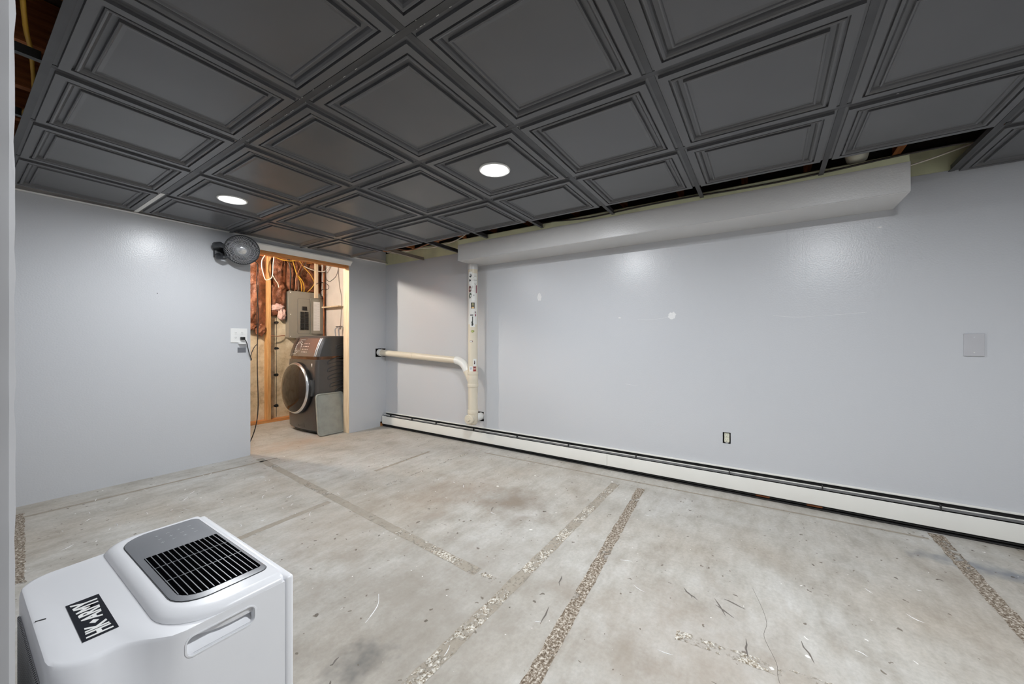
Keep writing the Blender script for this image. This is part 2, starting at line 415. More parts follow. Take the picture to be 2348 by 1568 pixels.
# nook shell
wb = obj('wall_nook_back', M().box(-.15, 2.32, -1.65, -1.5, 0, 1.42), m_conc); tag(wb, 'rough concrete foundation wall at the back of the laundry nook', 'wall', kind='structure')
obj('upper_sheathing', M().box(-.15, 2.32, -1.65, -1.56, 1.42, ZD), m_joist, wb)
th = M()
for (x, z) in ((.635, 1.335), (.635, .985), (.635, .62), (.635, .20)):
    th.prism(blob(x, z, .035, .022, 12, seed=int(z * 100)), lambda u, v, d: (u, -1.5 + d, v), -.0, .004)
obj('form_tie_mark', th, m_hole, wb)
obj('form_seam', M().box(.6335, .637, -1.5, -1.496, .05, 1.40), m_hole, wb)
o = obj('wall_nook_right', M().box(-.15, 0, -1.5, -.113, 0, ZD), m_whitewall); tag(o, 'white board side wall of the laundry nook behind the washer', 'wall', kind='structure')
o = obj('wall_nook_left', M().box(2.2, 2.32, -1.5, -.112, 0, ZD), m_whitewall); tag(o, 'white side wall of the laundry nook hidden by the fan wall', 'wall', kind='structure')

# soffit
S0, S1, SX, SB, ST = 1.534, 4.716, .334, 1.8813, 2.040
mm = M().box(SX - .013, SX, S0, S1, SB, ST).box(.0005, SX - .013, S0, S1, SB, SB + .013).box(.0005, SX - .013, S0, S0 + .013, SB + .013, ST).box(.0005, SX - .013, S1 - .013, S1, SB + .013, ST)
so = obj('soffit', mm, m_soff); tag(so, 'grey boxed soffit running along the top of the long wall', 'soffit', kind='structure')
obj('backing_board', M().box(.316, SX - .0002, S0 + .001, S1 - .004, ST + .0005, 2.084), m_green, so)
sm = M().tube([(SX + .0003, S0 + .004, SB), (SX + .0003, S1 - .004, SB)], .0022, 6)
obj('corner_bead', sm, m_soff, so)

# ------------------------------------------------------------------ suspended ceiling
CZ = lambda x, y: 2.0287 + .0175 * x + .0017 * y
XL = [2.9455, 2.326, 1.698, 1.071, .566]
YK = [.12, .677, 1.277, 1.8796, 2.469, 3.087, 3.697, 4.321, 4.930, 5.54, 6.15]
ce = obj('ceiling', M().box(-.15, 4.9, -1.65, YFAR + .12, ZD, ZD + .05), m_deck)
tag(ce, 'open joist ceiling hung with dark grey coffered ceiling tiles', 'ceiling', kind='structure')
# one tile : nested mouldings around a flat centre panel, bottom of its rim at z = 0
prof = [(-.0115, .0135), (-.001, .012), (.0004, 0), (.029, 0), (.0300, .0100), (.0365, .0100), (.0375, .001), (.042, -.001), (.0475, .0005), (.053, .006), (.0575, .0135), (.0735, .0135), (.0745, .0025), (.079, .0012), (.082, .0030), (.0845, .0065), (.097, .0078)]
mm = M(); hs = .290
rings = []
for (d, z) in prof:
    a = hs - d; rings.append([(a, a, z), (-a, a, z), (-a, -a, z), (a, -a, z)])
mm.loft(rings, False, True)
me_tile = mkmesh('ceiling_tile', mm); me_tile.materials.append(m_tile)
ROT = (math.atan(.0017), -math.atan(.0175), 0)
def put_tile(x0, x1, y0, y1):
    cx, cy = (x0 + x1) / 2, (y0 + y1) / 2
    inst('ceiling_tile', me_tile, ce, (cx, cy, CZ(cx, cy)), ROT, ((x1 - x0) / .580, (y1 - y0) / .580, 1))
for i in range(4):
    for k in range(1, 11):
        put_tile(XL[i + 1] + .047 if i < 3 else XL[4], XL[i], YK[k - 1] + (.047 if k > 1 else 0), YK[k])
for k in (9, 10): put_tile(.02, XL[4] - .047, YK[k - 1] + .047, YK[k])
def tee(p0, p1, m=m_tee, w_=.024, dz=.0115):
    """inverted T rail between two plan points"""
    (xa, ya), (xb, yb) = p0, p1; d = Vector((xb - xa, yb - ya, 0)).normalized(); n = Vector((-d.y, d.x, 0)); mm = M()
    for (hw, za, zb) in ((w_ / 2, 0, .0025), (.0035, .0025, .036)):
        v = []
        for z in (za, zb):
            for (px, py, s) in ((xa, ya, -1), (xb, yb, -1), (xb, yb, 1), (xa, ya, 1)):
                v.append((px + s * hw * n.x, py + s * hw * n.y, CZ(px, py) + dz + z))
        mm.add(v, [(0, 3, 2, 1), (4, 5, 6, 7), (0, 1, 5, 4), (1, 2, 6, 5), (2, 3, 7, 6), (3, 0, 4, 7)])
    return obj('tee_rail', mm, m, ce)
for i, x in enumerate(XL[:4]):
    if i == 1:
        tee((x + .0235, .03), (x + .0235, YK[1] + .01), m_white); tee((x + .0235, YK[1] + .012), (x + .0235, YFAR - .03))
    else: tee((x + .0235, .03), (x + .0235, YFAR - .03))
for k in range(1, 11):
    y = YK[k] + .0235
    for i in range(3): tee((XL[i + 1] + .0357, y), (XL[i] + .0113, y))
    tee((.004 if (k in (1, 8, 9, 10)) else (SX + .002 if k > 2 else .03), y), (XL[3] + .0113, y), m_gry if k == 1 else m_tee)
tee((XL[0] + .0357, YK[3] + .0235), (XNEAR - .005, YK[3] + .0235), m_dark); tee((XL[0] + .0357, YK[2] + .0235), (XNEAR - .005, YK[2] + .0235), m_dark); tee((XL[0] + .0357, YK[1] + .0235), (XNEAR - .005, YK[1] + .0235), m_white)
tee((XL[4] - .0235, YK[8] + .04), (XL[4] - .02, YFAR - .03))
# white wall angle along the fan wall, painted angle on the long wall near the corner
zz = CZ(1.5, 0) + .018
obj('wall_angle', M().box(.003, XNEAR - .003, .0006, .045, zz, zz + .003).box(.003, XNEAR - .003, .0006, .003, zz, zz + .045), m_white, ce)
# scraped paint on the main rails
rnd = random.Random(11); sm = M()
for _ in range(34):
    y = rnd.uniform(1.9, 3.4); x = XL[1] + .0235 + rnd.choice((-.0125, .0115)); l = rnd.uniform(.003, .016)
    sm.box(x, x + .001, y, y + l, CZ(x, y) + .0105, CZ(x, y) + .0125)
for _ in range(14):
    y = rnd.uniform(.5, 5); i = rnd.choice((2, 3)); x = XL[i] + .0235 + rnd.choice((-.0125, .0115)); l = rnd.uniform(.003, .009)
    sm.box(x, x + .001, y, y + l, CZ(x, y) + .0105, CZ(x, y) + .0125)
o = obj('paint_scrapes', sm, m_white, ce); o['kind'] = 'stuff'
obj('rim_board', M().box(-.15, -.03, -1.65, YFAR, 2.2055, ZD), m_hole, ce)  # wooden board coloured near-black to stand in for the unlit gap behind the joists
# joists across the room
me_j = mkmesh('joist', M().box(0, 4.75, -.019, .019, 0, .188)); me_j.materials.append(m_joist)
for y in (.10, .52, .93, 1.343, 1.754, 2.172, 2.671, 3.10, 3.535, 3.953, 4.305, 4.73, 5.14, 5.55, 5.96):
    inst('joist', me_j, ce, (.0, y, 2.2075))
me_j2 = mkmesh('joist', M().box(0, 2.19, -.019, .019, 0, .188)); me_j2.materials.append(m_joist)
for y in (-.32, -.72, -1.12): inst('joist', me_j2, ce, (.005, y, 2.2075))

# ------------------------------------------------------------------ ceiling lights
def downlight(x, y, label, watts, col, z=None, group='LED ceiling discs'):
    z = CZ(x, y) + .0055 if z is None else z
    t = thing('ceiling_light', label, 'ceiling light', (x, y, z), group)
    T = Matrix.Translation((x, y, z))
    obj('trim_ring', M().lathe([(.076, .004), (.078, -.004), (.084, -.005), (.088, -.002), (.089, .006), (.076, .006)], 40, T, True), m_white, t, 40)
    obj('lens', M().loft([[(x + .0765 * math.cos(2 * math.pi * i / 32), y + .0765 * math.sin(2 * math.pi * i / 32), z + dz) for i in range(32)] for dz in (-.0022, .003)]), m_lens, t)
    d = bpy.data.lights.new('led_source', 'AREA'); d.shape = 'DISK'; d.size = .15; d.energy = watts; d.color = col
    o = bpy.data.objects.new('led_source', d); COL.objects.link(o); o.parent = t; o.location = (0, 0, -.0045)
    return t
m_lens = emis('led_lens', (.95, .975, 1.0, 1), 4.0)
LC = (.94, .97, 1.0)
downlight(2.054, .982, 'bright round LED light in the tile nearest the fan', LED * .73, LC)
downlight(1.428, 2.79, 'bright round LED light in the middle of the ceiling', LED * 1.08, LC)
downlight(2.054, 4.60, 'round LED light out of view to the right, mirrored in the long wall', LED * 1.6, LC)
downlight(4.0, 4.0, 'round LED light in the hall behind the doorway', LED * .1, (1, .97, .93), 2.17)

# ------------------------------------------------------------------ baseboard heater
HY0, HY1 = .012, 6.2
t = thing('baseboard_heater', 'long white baseboard heater along the foot of the long wall', 'heater', (.035, 3.1, 0))
obj('back_plate', M().box(.0008, .003, HY0, HY1, .012, .170), m_dark, t)
obj('hood', M().prism([(.0008, .175), (.013, .1745), (.0155, .172), (.0155, .166), (.014, .166), (.0138, .171), (.0008, .172)], lambda u, v, d: (u, d, v), HY0, HY1), m_heater, t, 30)
obj('damper', M().prism([(.034, .1505), (.0365, .1515), (.0385, .150), (.0385, .1455), (.034, .1455)], lambda u, v, d: (u, d, v), HY0, HY1), m_heater, t)
obj('damper_blade', M().prism([(.0385, .1455), (.0535, .1375), (.0535, .1362), (.0385, .1440)], lambda u, v, d: (u, d, v), HY0 + .03, HY1), m_damper, t)
for a, b in ((HY0, 2.9615), (2.9635, HY1)):
    obj('front_panel', M().prism([(.0635, .034), (.066, .036), (.066, .128), (.0645, .1315), (.0605, .132), (.0605, .130), (.0635, .129)], lambda u, v, d: (u, d, v), a, b), m_heater, t, 30)
obj('heating_pipe', M().tube([(.034, HY0 - .03, .095), (.034, HY1, .095)], .011, 10), m_copper, t, 60)
obj('return_pipe', M().tube([(.045, HY0 - .01, .022), (.045, HY1, .022)], .008, 8), m_dark, t, 60)
for a, b in ((4.02, 4.10), (4.30, 4.38)): obj('copper_sleeve', M().tube([(.046, a, .022), (.046, b, .022)], .0095, 8), m_copper, t, 60)
mm = M()
for i in range(250): y = .3 + i * .0235; mm.box(.010, .056, y, y + .0012, .068, .128)
o = obj('fins', mm, m_dark, t); o['kind'] = 'stuff'
me_b = mkmesh('bracket', M().box(.003, .060, -.002, .002, .03, .160)); me_b.materials.append(m_dark)
for y in (.16, .55, .95, 1.5, 2.05, 2.6, 3.2, 3.86, 4.38, 4.9, 5.4, 5.9): inst('bracket', me_b, t, (0, y, 0))
obj('base_rail', M().box(.003, .058, HY0, HY1, .004, .010), m_dark, t)

# ------------------------------------------------------------------ drain pipe
PX, PY, PR = .115, 1.545, .050
t = thing('drain_pipe', 'cream plastic drain stack covered in stickers with a branch pipe', 'pipe', (PX, PY, .20))
obj('stack', M().tube([(PX, PY, .30), (PX, PY, 1.78)], PR, 28), m_pvc, t, 60)
obj('painted_collar', M().tube([(PX, PY, 1.825), (PX, PY, 1.8805)], PR + .004, 28), m_soff, t, 60)
obj('stack_top', M().tube([(PX, PY, 1.775), (PX, PY, 1.826)], PR, 28), m_pvc, t, 60)
def coupling(z0, z1, r=PR + .006): return M().lathe([(PR - .002, z0), (r - .001, z0), (r, z0 + .003), (r, z1 - .003), (r - .001, z1), (PR - .002, z1)], 28, Matrix.Translation((PX, PY, 0)))
for z0, z1 in ((.735, .765), (.610, .645), (.335, .375)): obj('coupling', coupling(z0, z1), m_pvc, t, 50)
obj('wye_body', coupling(.640, .740, PR + .0035), m_pvc, t, 50)
wy = [(PX - .0, PY - .02, .66), (PX - .006, PY - .065, .735), (PX - .01, PY - .095, .785)]
obj('wye_branch', M().tube(wy, [.036, .038, .041], 20), m_pvc, t, 60)
obj('elbow', M().tube(smoothpath([(PX - .01, PY - .085, .77), (PX - .012, PY - .112, .815), (PX - .014, PY - .15, .850), (PX - .015, PY - .215, .876), (PX - .015, PY - .245, .8785)], 5), .043, 20), m_pvcw, t, 60)
bx = PX - .015
obj('branch_pipe', M().tube([(bx, PY - .24, .8785), (bx, .004, .9405)], .037, 22), m_pvc, t, 60)
obj('branch_coupling', M().tube([(bx, .600, .9115), (bx, .640, .9096)], .0405, 22), m_pvc, t, 60)
obj('branch_end', M().tube([(bx, .055, .9365), (bx, .002, .941)], .043, 22), m_pvcw, t, 60)
obj('base_tee', M().lathe([(.0001, .215), (.035, .22), (PR + .002, .24), (PR + .002, .345), (.0001, .345)], 28, Matrix.Translation((PX, PY, 0))), m_pvc, t, 60)
hub = Matrix.Translation((PX, PY, .285)) @ Matrix.Rotation(R(8), 4, 'Z') @ Matrix.Rotation(R(90), 4, 'Y')
obj('cleanout_hub', M().lathe([(.040, .0), (.048, .04), (.050, .062), (.050, .082), (.043, .084), (.0001, .084)], 28, hub), m_pvc, t, 40)
pl = obj('cleanout_plug', M().lathe([(.043, .084), (.041, .089), (.0001, .089)], 28, hub), m_pvc, t, 40)
nut = M().rbox(-.016, .016, -.016, .016, .088, .100, .002); nut.v = [tuple(hub @ Matrix.Rotation(R(40), 4, 'Z') @ Vector(p)) for p in nut.v]
obj('plug_nut', nut, m_pvc, pl)
obj('wall_elbow', M().tube(smoothpath([(PX, PY, .285), (PX - .05, PY + .004, .285), (PX - .09, PY + .006, .285), (PX - .20, PY + .006, .285)], 4), .040, 20), m_pvcw, t, 60)
# stickers wrapped around the stack
def wrap(a, z, wa, hz, shape='rect', lift=.0006, n=14, rot=0):
    """curved patch on the stack; a, wa in degrees, z, hz in metres (half sizes)"""
    r = PR + lift; mm = M(); v = []
    if shape == 'rect':
        for i in range(n + 1):
            an = R(a - wa + 2 * wa * i / n)
            for zz_ in (z - hz, z + hz): v.append((PX + r * math.cos(an), PY + r * math.sin(an), zz_))
        mm.add(v, [(2 * i, 2 * i + 2, 2 * i + 3, 2 * i + 1) for i in range(n)])
    else:
        v = [(PX + r * math.cos(R(a)), PY + r * math.sin(R(a)), z)]; rnd = random.Random(int(a * 7 + z * 1000))
        pts = 18
        for i in range(pts):
            q = 2 * math.pi * i / pts; k = 1 if shape == 'oval' else rnd.uniform(.55, 1.1)
            an = R(a + wa * k * math.cos(q)); v.append((PX + (r) * math.cos(an), PY + (r) * math.sin(an), z + hz * k * math.sin(q)))
        mm.add(v, [(0, 1 + i, 1 + (i + 1) % pts) for i in range(pts)])
    return mm
def sticker(parts):
    base = None
    for i, (col, *a) in enumerate(parts):
        nm = 'sticker' if i == 0 else 'sticker_print'
        o = obj(nm, wrap(*a, lift=.0006 + .0005 * i), mat('print_%d_%d_%d' % col, srgb(*col), .4), t if base is None else base, 60)
        if base is None: base = o
W_, K_ = (238, 238, 234), (28, 28, 30)
CA = 39
sticker([((232, 230, 224), CA - 4, 1.52, 62, .262, 'rect')])
sticker([(W_, CA - 32, 1.765, 26, .034, 'rect'), (K_, CA - 30, 1.757, 15, .019, 'oval'), (W_, CA - 36, 1.764, 9, .006, 'rect')])
sticker([(W_, CA - 38, 1.700, 22, .030, 'rect'), (K_, CA - 34, 1.708, 13, .016, 'blob'), (W_, CA - 30, 1.69, 8, .014, 'blob')])
sticker([(K_, CA + 30, 1.712, 27, .046, 'oval'), (W_, CA + 30, 1.712, 22, .039, 'oval'), ((150, 150, 150), CA + 30, 1.712, 24, .002, 'rect')])
sticker([(W_, CA - 4, 1.655, 20, .045, 'rect'), ((210, 208, 202), CA - 2, 1.64, 12, .02, 'blob')])
sticker([(W_, CA - 36, 1.620, 24, .040, 'oval'), ((104, 74, 74), CA - 36, 1.620, 20, .034, 'oval'), ((150, 112, 110), CA - 38, 1.62, 9, .018, 'blob')])
sticker([((150, 92, 104), CA + 46, 1.62, 9, .040, 'rect')])
sticker([(W_, CA - 32, 1.552, 22, .038, 'blob'), ((70, 82, 62), CA - 32, 1.552, 19, .032, 'blob'), (W_, CA - 26, 1.55, 6, .01, 'oval')])
sticker([(W_, CA + 10, 1.545, 22, .042, 'rect'), ((170, 170, 164), CA + 12, 1.556, 9, .009, 'blob')])
sticker([((70, 66, 44), CA, 1.450, 22, .031, 'rect'), ((176, 168, 120), CA, 1.462, 9, .020, 'blob'), ((226, 184, 120), CA, 1.428, 15, .009, 'oval')])
sticker([((96, 40, 56), CA + 32, 1.365, 15, .034, 'blob'), ((150, 74, 92), CA + 34, 1.352, 8, .014, 'blob')])
sticker([(W_, CA - 4, 1.292, 30, .062, 'rect'), ((50, 54, 50), CA - 6, 1.268, 13, .034, 'blob'), ((50, 54, 50), CA - 3, 1.316, 5, .022, 'rect'), ((60, 60, 60), CA - 14, 1.352, 18, .005, 'rect')])
sticker([((150, 160, 80), CA - 2, 1.185, 22, .015, 'blob'), ((200, 206, 130), CA - 8, 1.186, 9, .006, 'oval')])
sticker([((110, 60, 60), CA - 20, 1.082, 19, .007, 'rect'), (W_, CA - 22, 1.082, 15, .0045, 'rect')])
sticker([(W_, CA + 26, .862, 20, .040, 'rect'), ((84, 64, 60), CA + 20, .862, 7, .026, 'blob')])
sticker([(W_, CA - 24, .800, 22, .026, 'rect'), ((190, 196, 204), CA - 22, .804, 12, .014, 'blob')])
sticker([((166, 66, 62), CA + 22, .800, 18, .026, 'rect'), ((226, 206, 196), CA + 22, .80, 14, .005, 'rect'), ((90, 60, 56), CA + 20, .816, 10, .006, 'blob')])

# ------------------------------------------------------------------ wall outlets and plates
t = thing('wall_outlet', 'ivory duplex outlet without cover plate in the long wall', 'outlet', (-.02, 3.8405, .379))
obj('box', M().box(-.06, -.055, 3.812, 3.869, .335, .423).box(-.06, -.0125, 3.812, 3.8145, .335, .423).box(-.06, -.0125, 3.8665, 3.869, .335, .423).box(-.06, -.0125, 3.8145, 3.8665, .335, .3375).box(-.06, -.0125, 3.8145, 3.8665, .4205, .423), m_black, t)
body = obj('receptacle', M().rbox(-.05, -.012, 3.8235, 3.8575, .344, .414, .003), m_ivory, t)
for zc in (.396, .362):
    rg = [(3.8405 + .0168 * math.cos(a), zc + .0150 * max(-.88, min(.88, math.sin(a)))) for a in [2 * math.pi * i / 24 for i in range(24)]]
    obj('socket_face', M().prism(rg, lambda u, v, d: (d, u, v), -.014, -.0085), m_ivory, body)
    obj('slot', M().box(-.0086, -.0080, 3.8335, 3.8352, zc + .001, zc + .008).box(-.0086, -.0080, 3.8455, 3.8472, zc + .001, zc + .008).box(-.0086, -.008, 3.8388, 3.8422, zc - .009, zc - .005), m_black, body)
obj('yoke', M().box(-.0135, -.0125, 3.832, 3.849, .339, .3445), m_chrome, t)
t = based('blank_plate', M().rbox(.0004, .0075, 5.0, 5.077, 1.004, 1.129, .0015), m_platepaint, (.0004, 5.0385, 1.0665)); tag(t, 'square blank cover plate painted grey on the long wall', 'plate')
for z in (1.024, 1.109): obj('screw', M().tube([(.0070, 5.0385, z), (.0086, 5.0385, z)], .0032, 10), m_caulk if z < 1.05 else m_wall, t)

t = thing('outlet_plate', 'white two gang outlet plate with a black plug beside the doorway', 'outlet', (1.645, .0, 1.137))
x0, x1, z0, z1 = 1.578, 1.713, 1.072, 1.204
pt = obj('cover_plate', M().rbox(x0, x1, .0004, .0065, z0, z1, .002), m_plate, t)
for xc in (1.672, 1.622):
    for zc in (1.160, 1.117):
        o = obj('socket_face', M().prism([(xc + .0165 * math.cos(a), zc + .0145 * max(-.88, min(.88, math.sin(a)))) for a in [2 * math.pi * i / 20 for i in range(20)]], lambda u, v, d: (u, d, v), .006, .0082), m_plate, pt)
        obj('slot', M().box(xc - .007, xc - .005, .0081, .0086, zc, zc + .007).box(xc + .005, xc + .007, .0081, .0086, zc, zc + .007).box(xc - .0018, xc + .0018, .0081, .0086, zc - .009, zc - .005), m_black, pt)
obj('lower_ledge', M().rbox(1.585, 1.652, .0004, .030, 1.058, 1.074, .002), m_plate, t)
t = thing('plug_cord', 'short black cord with plug hanging from the white outlet plate', 'cord', (1.622, .03, 1.11))
obj('plug', M().rbox(1.606, 1.640, .0087, .040, 1.098, 1.124, .005), m_black, t, 40)
obj('cord', M().tube(smoothpath([(1.612, .038, 1.104), (1.598, .045, 1.07), (1.580, .035, 1.0), (1.562, .024, .945), (1.543, .010, .912), (1.532, -.04, .905), (1.50, -.11, .955), (1.46, -.145, 1.02), (1.435, -.15, 1.05)], 6), .0035, 8), m_black, t, 60)
t = based('tape_patch', M().box(1.588, 1.656, .0002, .0012, .978, 1.026), m_tape, (1.622, .0002, 1.002)); tag(t, 'small dark grey tape patch below the white outlet plate', 'tape')

# ------------------------------------------------------------------ wall fan
FC = Vector((1.680, .160, 1.905)); nrm = Vector((.30, .86, -.45)).normalized()
F = nrm.to_track_quat('Z', 'Y').to_matrix().to_4x4(); F.translation = FC
t = thing('wall_fan', 'dark grey round fan mounted on the wall beside the doorway', 'fan', (1.66, 0, 1.93))
obj('housing', M().lathe([(.0001, -.105), (.05, -.105), (.085, -.088), (.112, -.055), (.128, -.018), (.134, .008), (.131, .012), (.124, .006), (.115, -.02), (.09, -.05), (.0001, -.055)], 48, F), m_fan, t, 40)
obj('grille_ring', M().lathe([(.122, .004), (.126, .014), (.132, .014), (.135, .006), (.130, .0)], 48, F, True), m_fan, t, 40)
gm = M()
for i in range(48):
    a0 = 2 * math.pi * i / 48; pts = []
    for j in range(8):
        q = j / 7; rr = .030 + (.126 - .030) * q; a = a0 + .95 * q ** 1.1
        pts.append(F @ Vector((rr * math.cos(a), rr * math.sin(a), .020 - .010 * q * q)))
    gm.tube(pts, .0019, 5, False)
for rr in (.062, .095): gm.lathe([(rr, .0165), (rr + .001, .0155), (rr, .0145), (rr - .001, .0155)], 40, F, True)
obj('grille', gm, m_sil, t, 60)
obj('hub_cap', M().lathe([(.0001, .0255), (.030, .0245), (.0345, .021), (.0345, .012), (.0001, .012)], 36, F), m_chrome, t, 40)
obj('fan_interior', M().lathe([(.0001, -.040), (.112, -.022)], 40, F), m_well, t, 60)
bl = M()
for i in range(5):
    v = []
    for j in range(7):
        q = j / 6; rr = .025 + .085 * q
        for s in (-1, 1):
            a = 2 * math.pi * i / 5 + s * (.30 + .12 * q) + .3 * q; v.append(tuple(F @ Vector((rr * math.cos(a), rr * math.sin(a), -.02 + s * .013))))
    bl.add(v, [(2 * j, 2 * j + 1, 2 * j + 3, 2 * j + 2) for j in range(6)])
obj('blades', bl, m_black, t, 60)
obj('wall_bracket', M().rbox(1.765, 1.845, .0006, .030, 1.825, 1.965, .012, 3), m_fan, t, 40)
obj('yoke_arm', M().tube(smoothpath([(1.815, .02, 1.925), (1.845, .07, 1.925), (1.838, .12, 1.925), (1.815, .150, 1.915)], 4), [.030] * 5 + [.026] * 5 + [.020] * 3, 12), m_fan, t, 60)
obj('lower_arm', M().tube(smoothpath([(1.815, .02, 1.85), (1.825, .07, 1.825), (1.805, .11, 1.82), (1.775, .12, 1.83)], 4), [.022] * 5 + [.018] * 5 + [.012] * 3, 12), m_fan, t, 60)
t = thing('fan_cord', 'long black fan cord hanging down inside the doorway to the floor', 'cord', (1.47, -.15, .0))
obj('cord', M().tube(smoothpath([(1.56, .02, 1.90), (1.53, -.02, 1.88), (1.46, -.14, 1.88), (1.425, -.15, 1.85), (1.432, -.15, 1.73), (1.430, -.15, 1.585), (1.423, -.15, 1.45), (1.42, -.15, 1.32), (1.428, -.15, 1.05), (1.428, -.15, .79), (1.421, -.15, .44), (1.44, -.15, .25), (1.49, -.15, .1), (1.55, -.17, .006), (1.7, -.3, .006)], 5), .0045, 8), m_blk, t, 60)
obj('cord_strand', M().tube(smoothpath([(1.425, -.15, 1.85), (1.412, -.155, 1.70), (1.425, -.155, 1.50), (1.432, -.155, 1.30), (1.42, -.155, 1.1)], 5), .003, 6), m_blk, t, 60)

# ------------------------------------------------------------------ laundry nook : framing and insulation
def upright(name, x0, x1, y0, y1, z0, z1, label, m=m_stud):
    o = based(name, M().rbox(x0, x1, y0, y1, z0, z1, .002, 1), m, ((x0 + x1) / 2, (y0 + y1) / 2, z0)); return tag(o, label, 'stud')
upright('wall_stud', .741, .785, -1.499, -1.41, .0385, 2.207, 'orange pine stud standing between the insulation batts')
o = based('sole_plate', M().rbox(.04, 2.1, -1.499, -1.41, .0, .038, .002, 1), m_pinex, (1.0, -1.45, 0)); tag(o, 'pine floor plate under the stud in the laundry nook', 'plank')
upright('wall_stud', .165, .205, -1.33, -1.29, 1.70, 2.207, 'short pale wood block hanging above the breaker panel', m_studL)
BT = {}
def batt(name, x0, x1, zf, z1, label, seed, m=m_kraft, y=-1.46, amp=.035):
    mm = M(); nx, nz = 26, 46
    g = []
    for i in range(nx + 1):
        for j in range(nz + 1):
            x = x0 + (x1 - x0) * i / nx; zb = zf(x); z = zb + (z1 - zb) * j / nz
            e = min(1, 6 * min(i, nx - i) / nx + .1) * min(1, 5 * j / nz + .15)
            n_ = noise.noise(Vector((x * 9, z * 5, seed))) + .6 * noise.noise(Vector((x * 22 + z * 8, z * 15, seed + 3))) + .7 * abs(noise.noise(Vector((x * 14, z * 6 + x * 4, seed + 9))))
            g.append((x, y + amp * (.6 + n_) * e, z))
    f = []
    for i in range(nx):
        for j in range(nz):
            a = i * (nz + 1) + j; f.append((a, a + nz + 1, a + nz + 2, a + 1))
    n0 = len(g); back = [(p[0], -1.495, p[2]) for p in g]
    mm.add(g, f); mm.add(back, [q[::-1] for q in f])
    idx = lambda i, j: i * (nz + 1) + j
    loop = [idx(i, 0) for i in range(nx)] + [idx(nx, j) for j in range(nz)] + [idx(nx - i, nz) for i in range(nx)] + [idx(0, nz - j) for j in range(nz)]
    for a, b in zip(loop, loop[1:] + loop[:1]): mm.f.append((a, b, b + n0, a + n0))
    o = based(name, mm, m, ((x0 + x1) / 2, -1.495, zf((x0 + x1) / 2)), 50); BT[seed] = o; return tag(o, label, 'insulation')
batt('insulation_batt', .788, 1.20, lambda x: 1.26 + .05 * math.sin(x * 23), 2.203, 'brown paper faced insulation batt left of the pine stud', 1.3)
batt('insulation_batt', .525, .738, lambda x: 1.47 + .35 * (.738 - x) - .06, 2.203, 'brown paper faced insulation batt between stud and breaker panel', 5.1)
batt('insulation_batt', .055, .522, lambda x: 1.805, 2.203, 'brown paper faced insulation behind the cables above the breaker panel', 8.7)
def fluff(x, z, rx, rz, par, m, seed, y=-1.455, ry=.04):
    bm = bmesh.new(); bmesh.ops.create_icosphere(bm, subdivisions=4, radius=1)
    for p in bm.verts:
        d = 1 + .35 * noise.noise(p.co * 2.2 + Vector((seed, 0, 0))) + .22 * noise.noise(p.co * 6 + Vector((seed, 5, 0)))
        p.co = Vector((x + rx * p.co.x * d, y + ry * p.co.y * d, z + rz * p.co.z * d))
    bm.verts.index_update(); mm = M().add([p.co[:] for p in bm.verts], [[q.index for q in f.verts] for f in bm.faces]); bm.free()
    o = obj('torn_paper' if m is m_kraft else 'fibre_tuft', mm, m, par, 60)
    if m is m_pink: o['label'] = 'pink fibre tuft'
    return o
fluff(.655, 1.545, .085, .05, BT[5.1], m_pink, 1, -1.445, .035)
fluff(.590, 1.45, .050, .075, BT[5.1], m_pink, 6, -1.445, .035)
fluff(.855, 1.235, .060, .075, BT[1.3], m_kraft, 3, -1.44, .04)
fluff(.965, 1.27, .05, .05, BT[1.3], m_kraft, 4, -1.44, .04)

# breaker panel
t = thing('breaker_panel', 'grey breaker panel with its door open on the nook wall', 'breaker panel', (.285, -1.497, 1.13))
obj('box', M().box(.060, .515, -1.498, -1.405, 1.135, 1.775), m_panel, t)
cv = obj('cover', M().rbox(.050, .522, -1.4048, -1.398, 1.126, 1.784, .002, 1), m_panel, t)
for (x, z) in ((.075, 1.15), (.497, 1.15), (.075, 1.76), (.497, 1.76), (.075, 1.455), (.497, 1.455)): obj('screw', M().tube([(x, -1.399, z), (x, -1.395, z)], .007, 10), m_white, cv)
fr = M().prism(rrect(.222, .402, 1.185, 1.685, .02), lambda u, v, d: (u, d, v), -1.3985, -1.396)
obj('breaker_frame', fr, m_damper, cv)
obj('breaker_plate', M().prism(rrect(.227, .397, 1.190, 1.680, .017), lambda u, v, d: (u, d, v), -1.3962, -1.3945), m_panel, cv)
obj('main_breaker', M().rbox(.275, .345, -1.396, -1.384, 1.520, 1.575, .003, 1), m_black, cv)
obj('centre_rail', M().box(.308, .314, -1.3945, -1.390, 1.245, 1.500), m_panel, cv)
me_br = mkmesh('breaker', M().rbox(-.026, .026, 0, .012, -.0095, .0095, .002, 1)); me_br.materials.append(m_black)
me_bl = mkmesh('breaker_number', M().box(-.008, .008, 0, .0015, -.006, .006)); me_bl.materials.append(m_label)
for k in range(12):
    for xc, s in ((.280, 1), (.342, -1)):
        z = 1.253 + k * .0215
        inst('breaker', me_br, cv, (xc, -1.3945, z)); inst('breaker_number', me_bl, cv, (xc + s * .036, -1.3945, z))
dm = M().rbox(.030, .222, -1.392, -1.380, 1.190, 1.700, .003, 1)
dr = obj('door', dm, m_panel, t)
obj('door_lip', M().box(.030, .034, -1.3805, -1.372, 1.190, 1.700).box(.218, .222, -1.3805, -1.372, 1.190, 1.700).box(.034, .218, -1.3805, -1.372, 1.696, 1.700).box(.034, .218, -1.3805, -1.372, 1.190, 1.194), m_panel, dr)
pp = obj('circuit_list', M().box(.090, .186, -1.380, -1.3793, 1.235, 1.655), m_paper, dr)
lm_ = M()
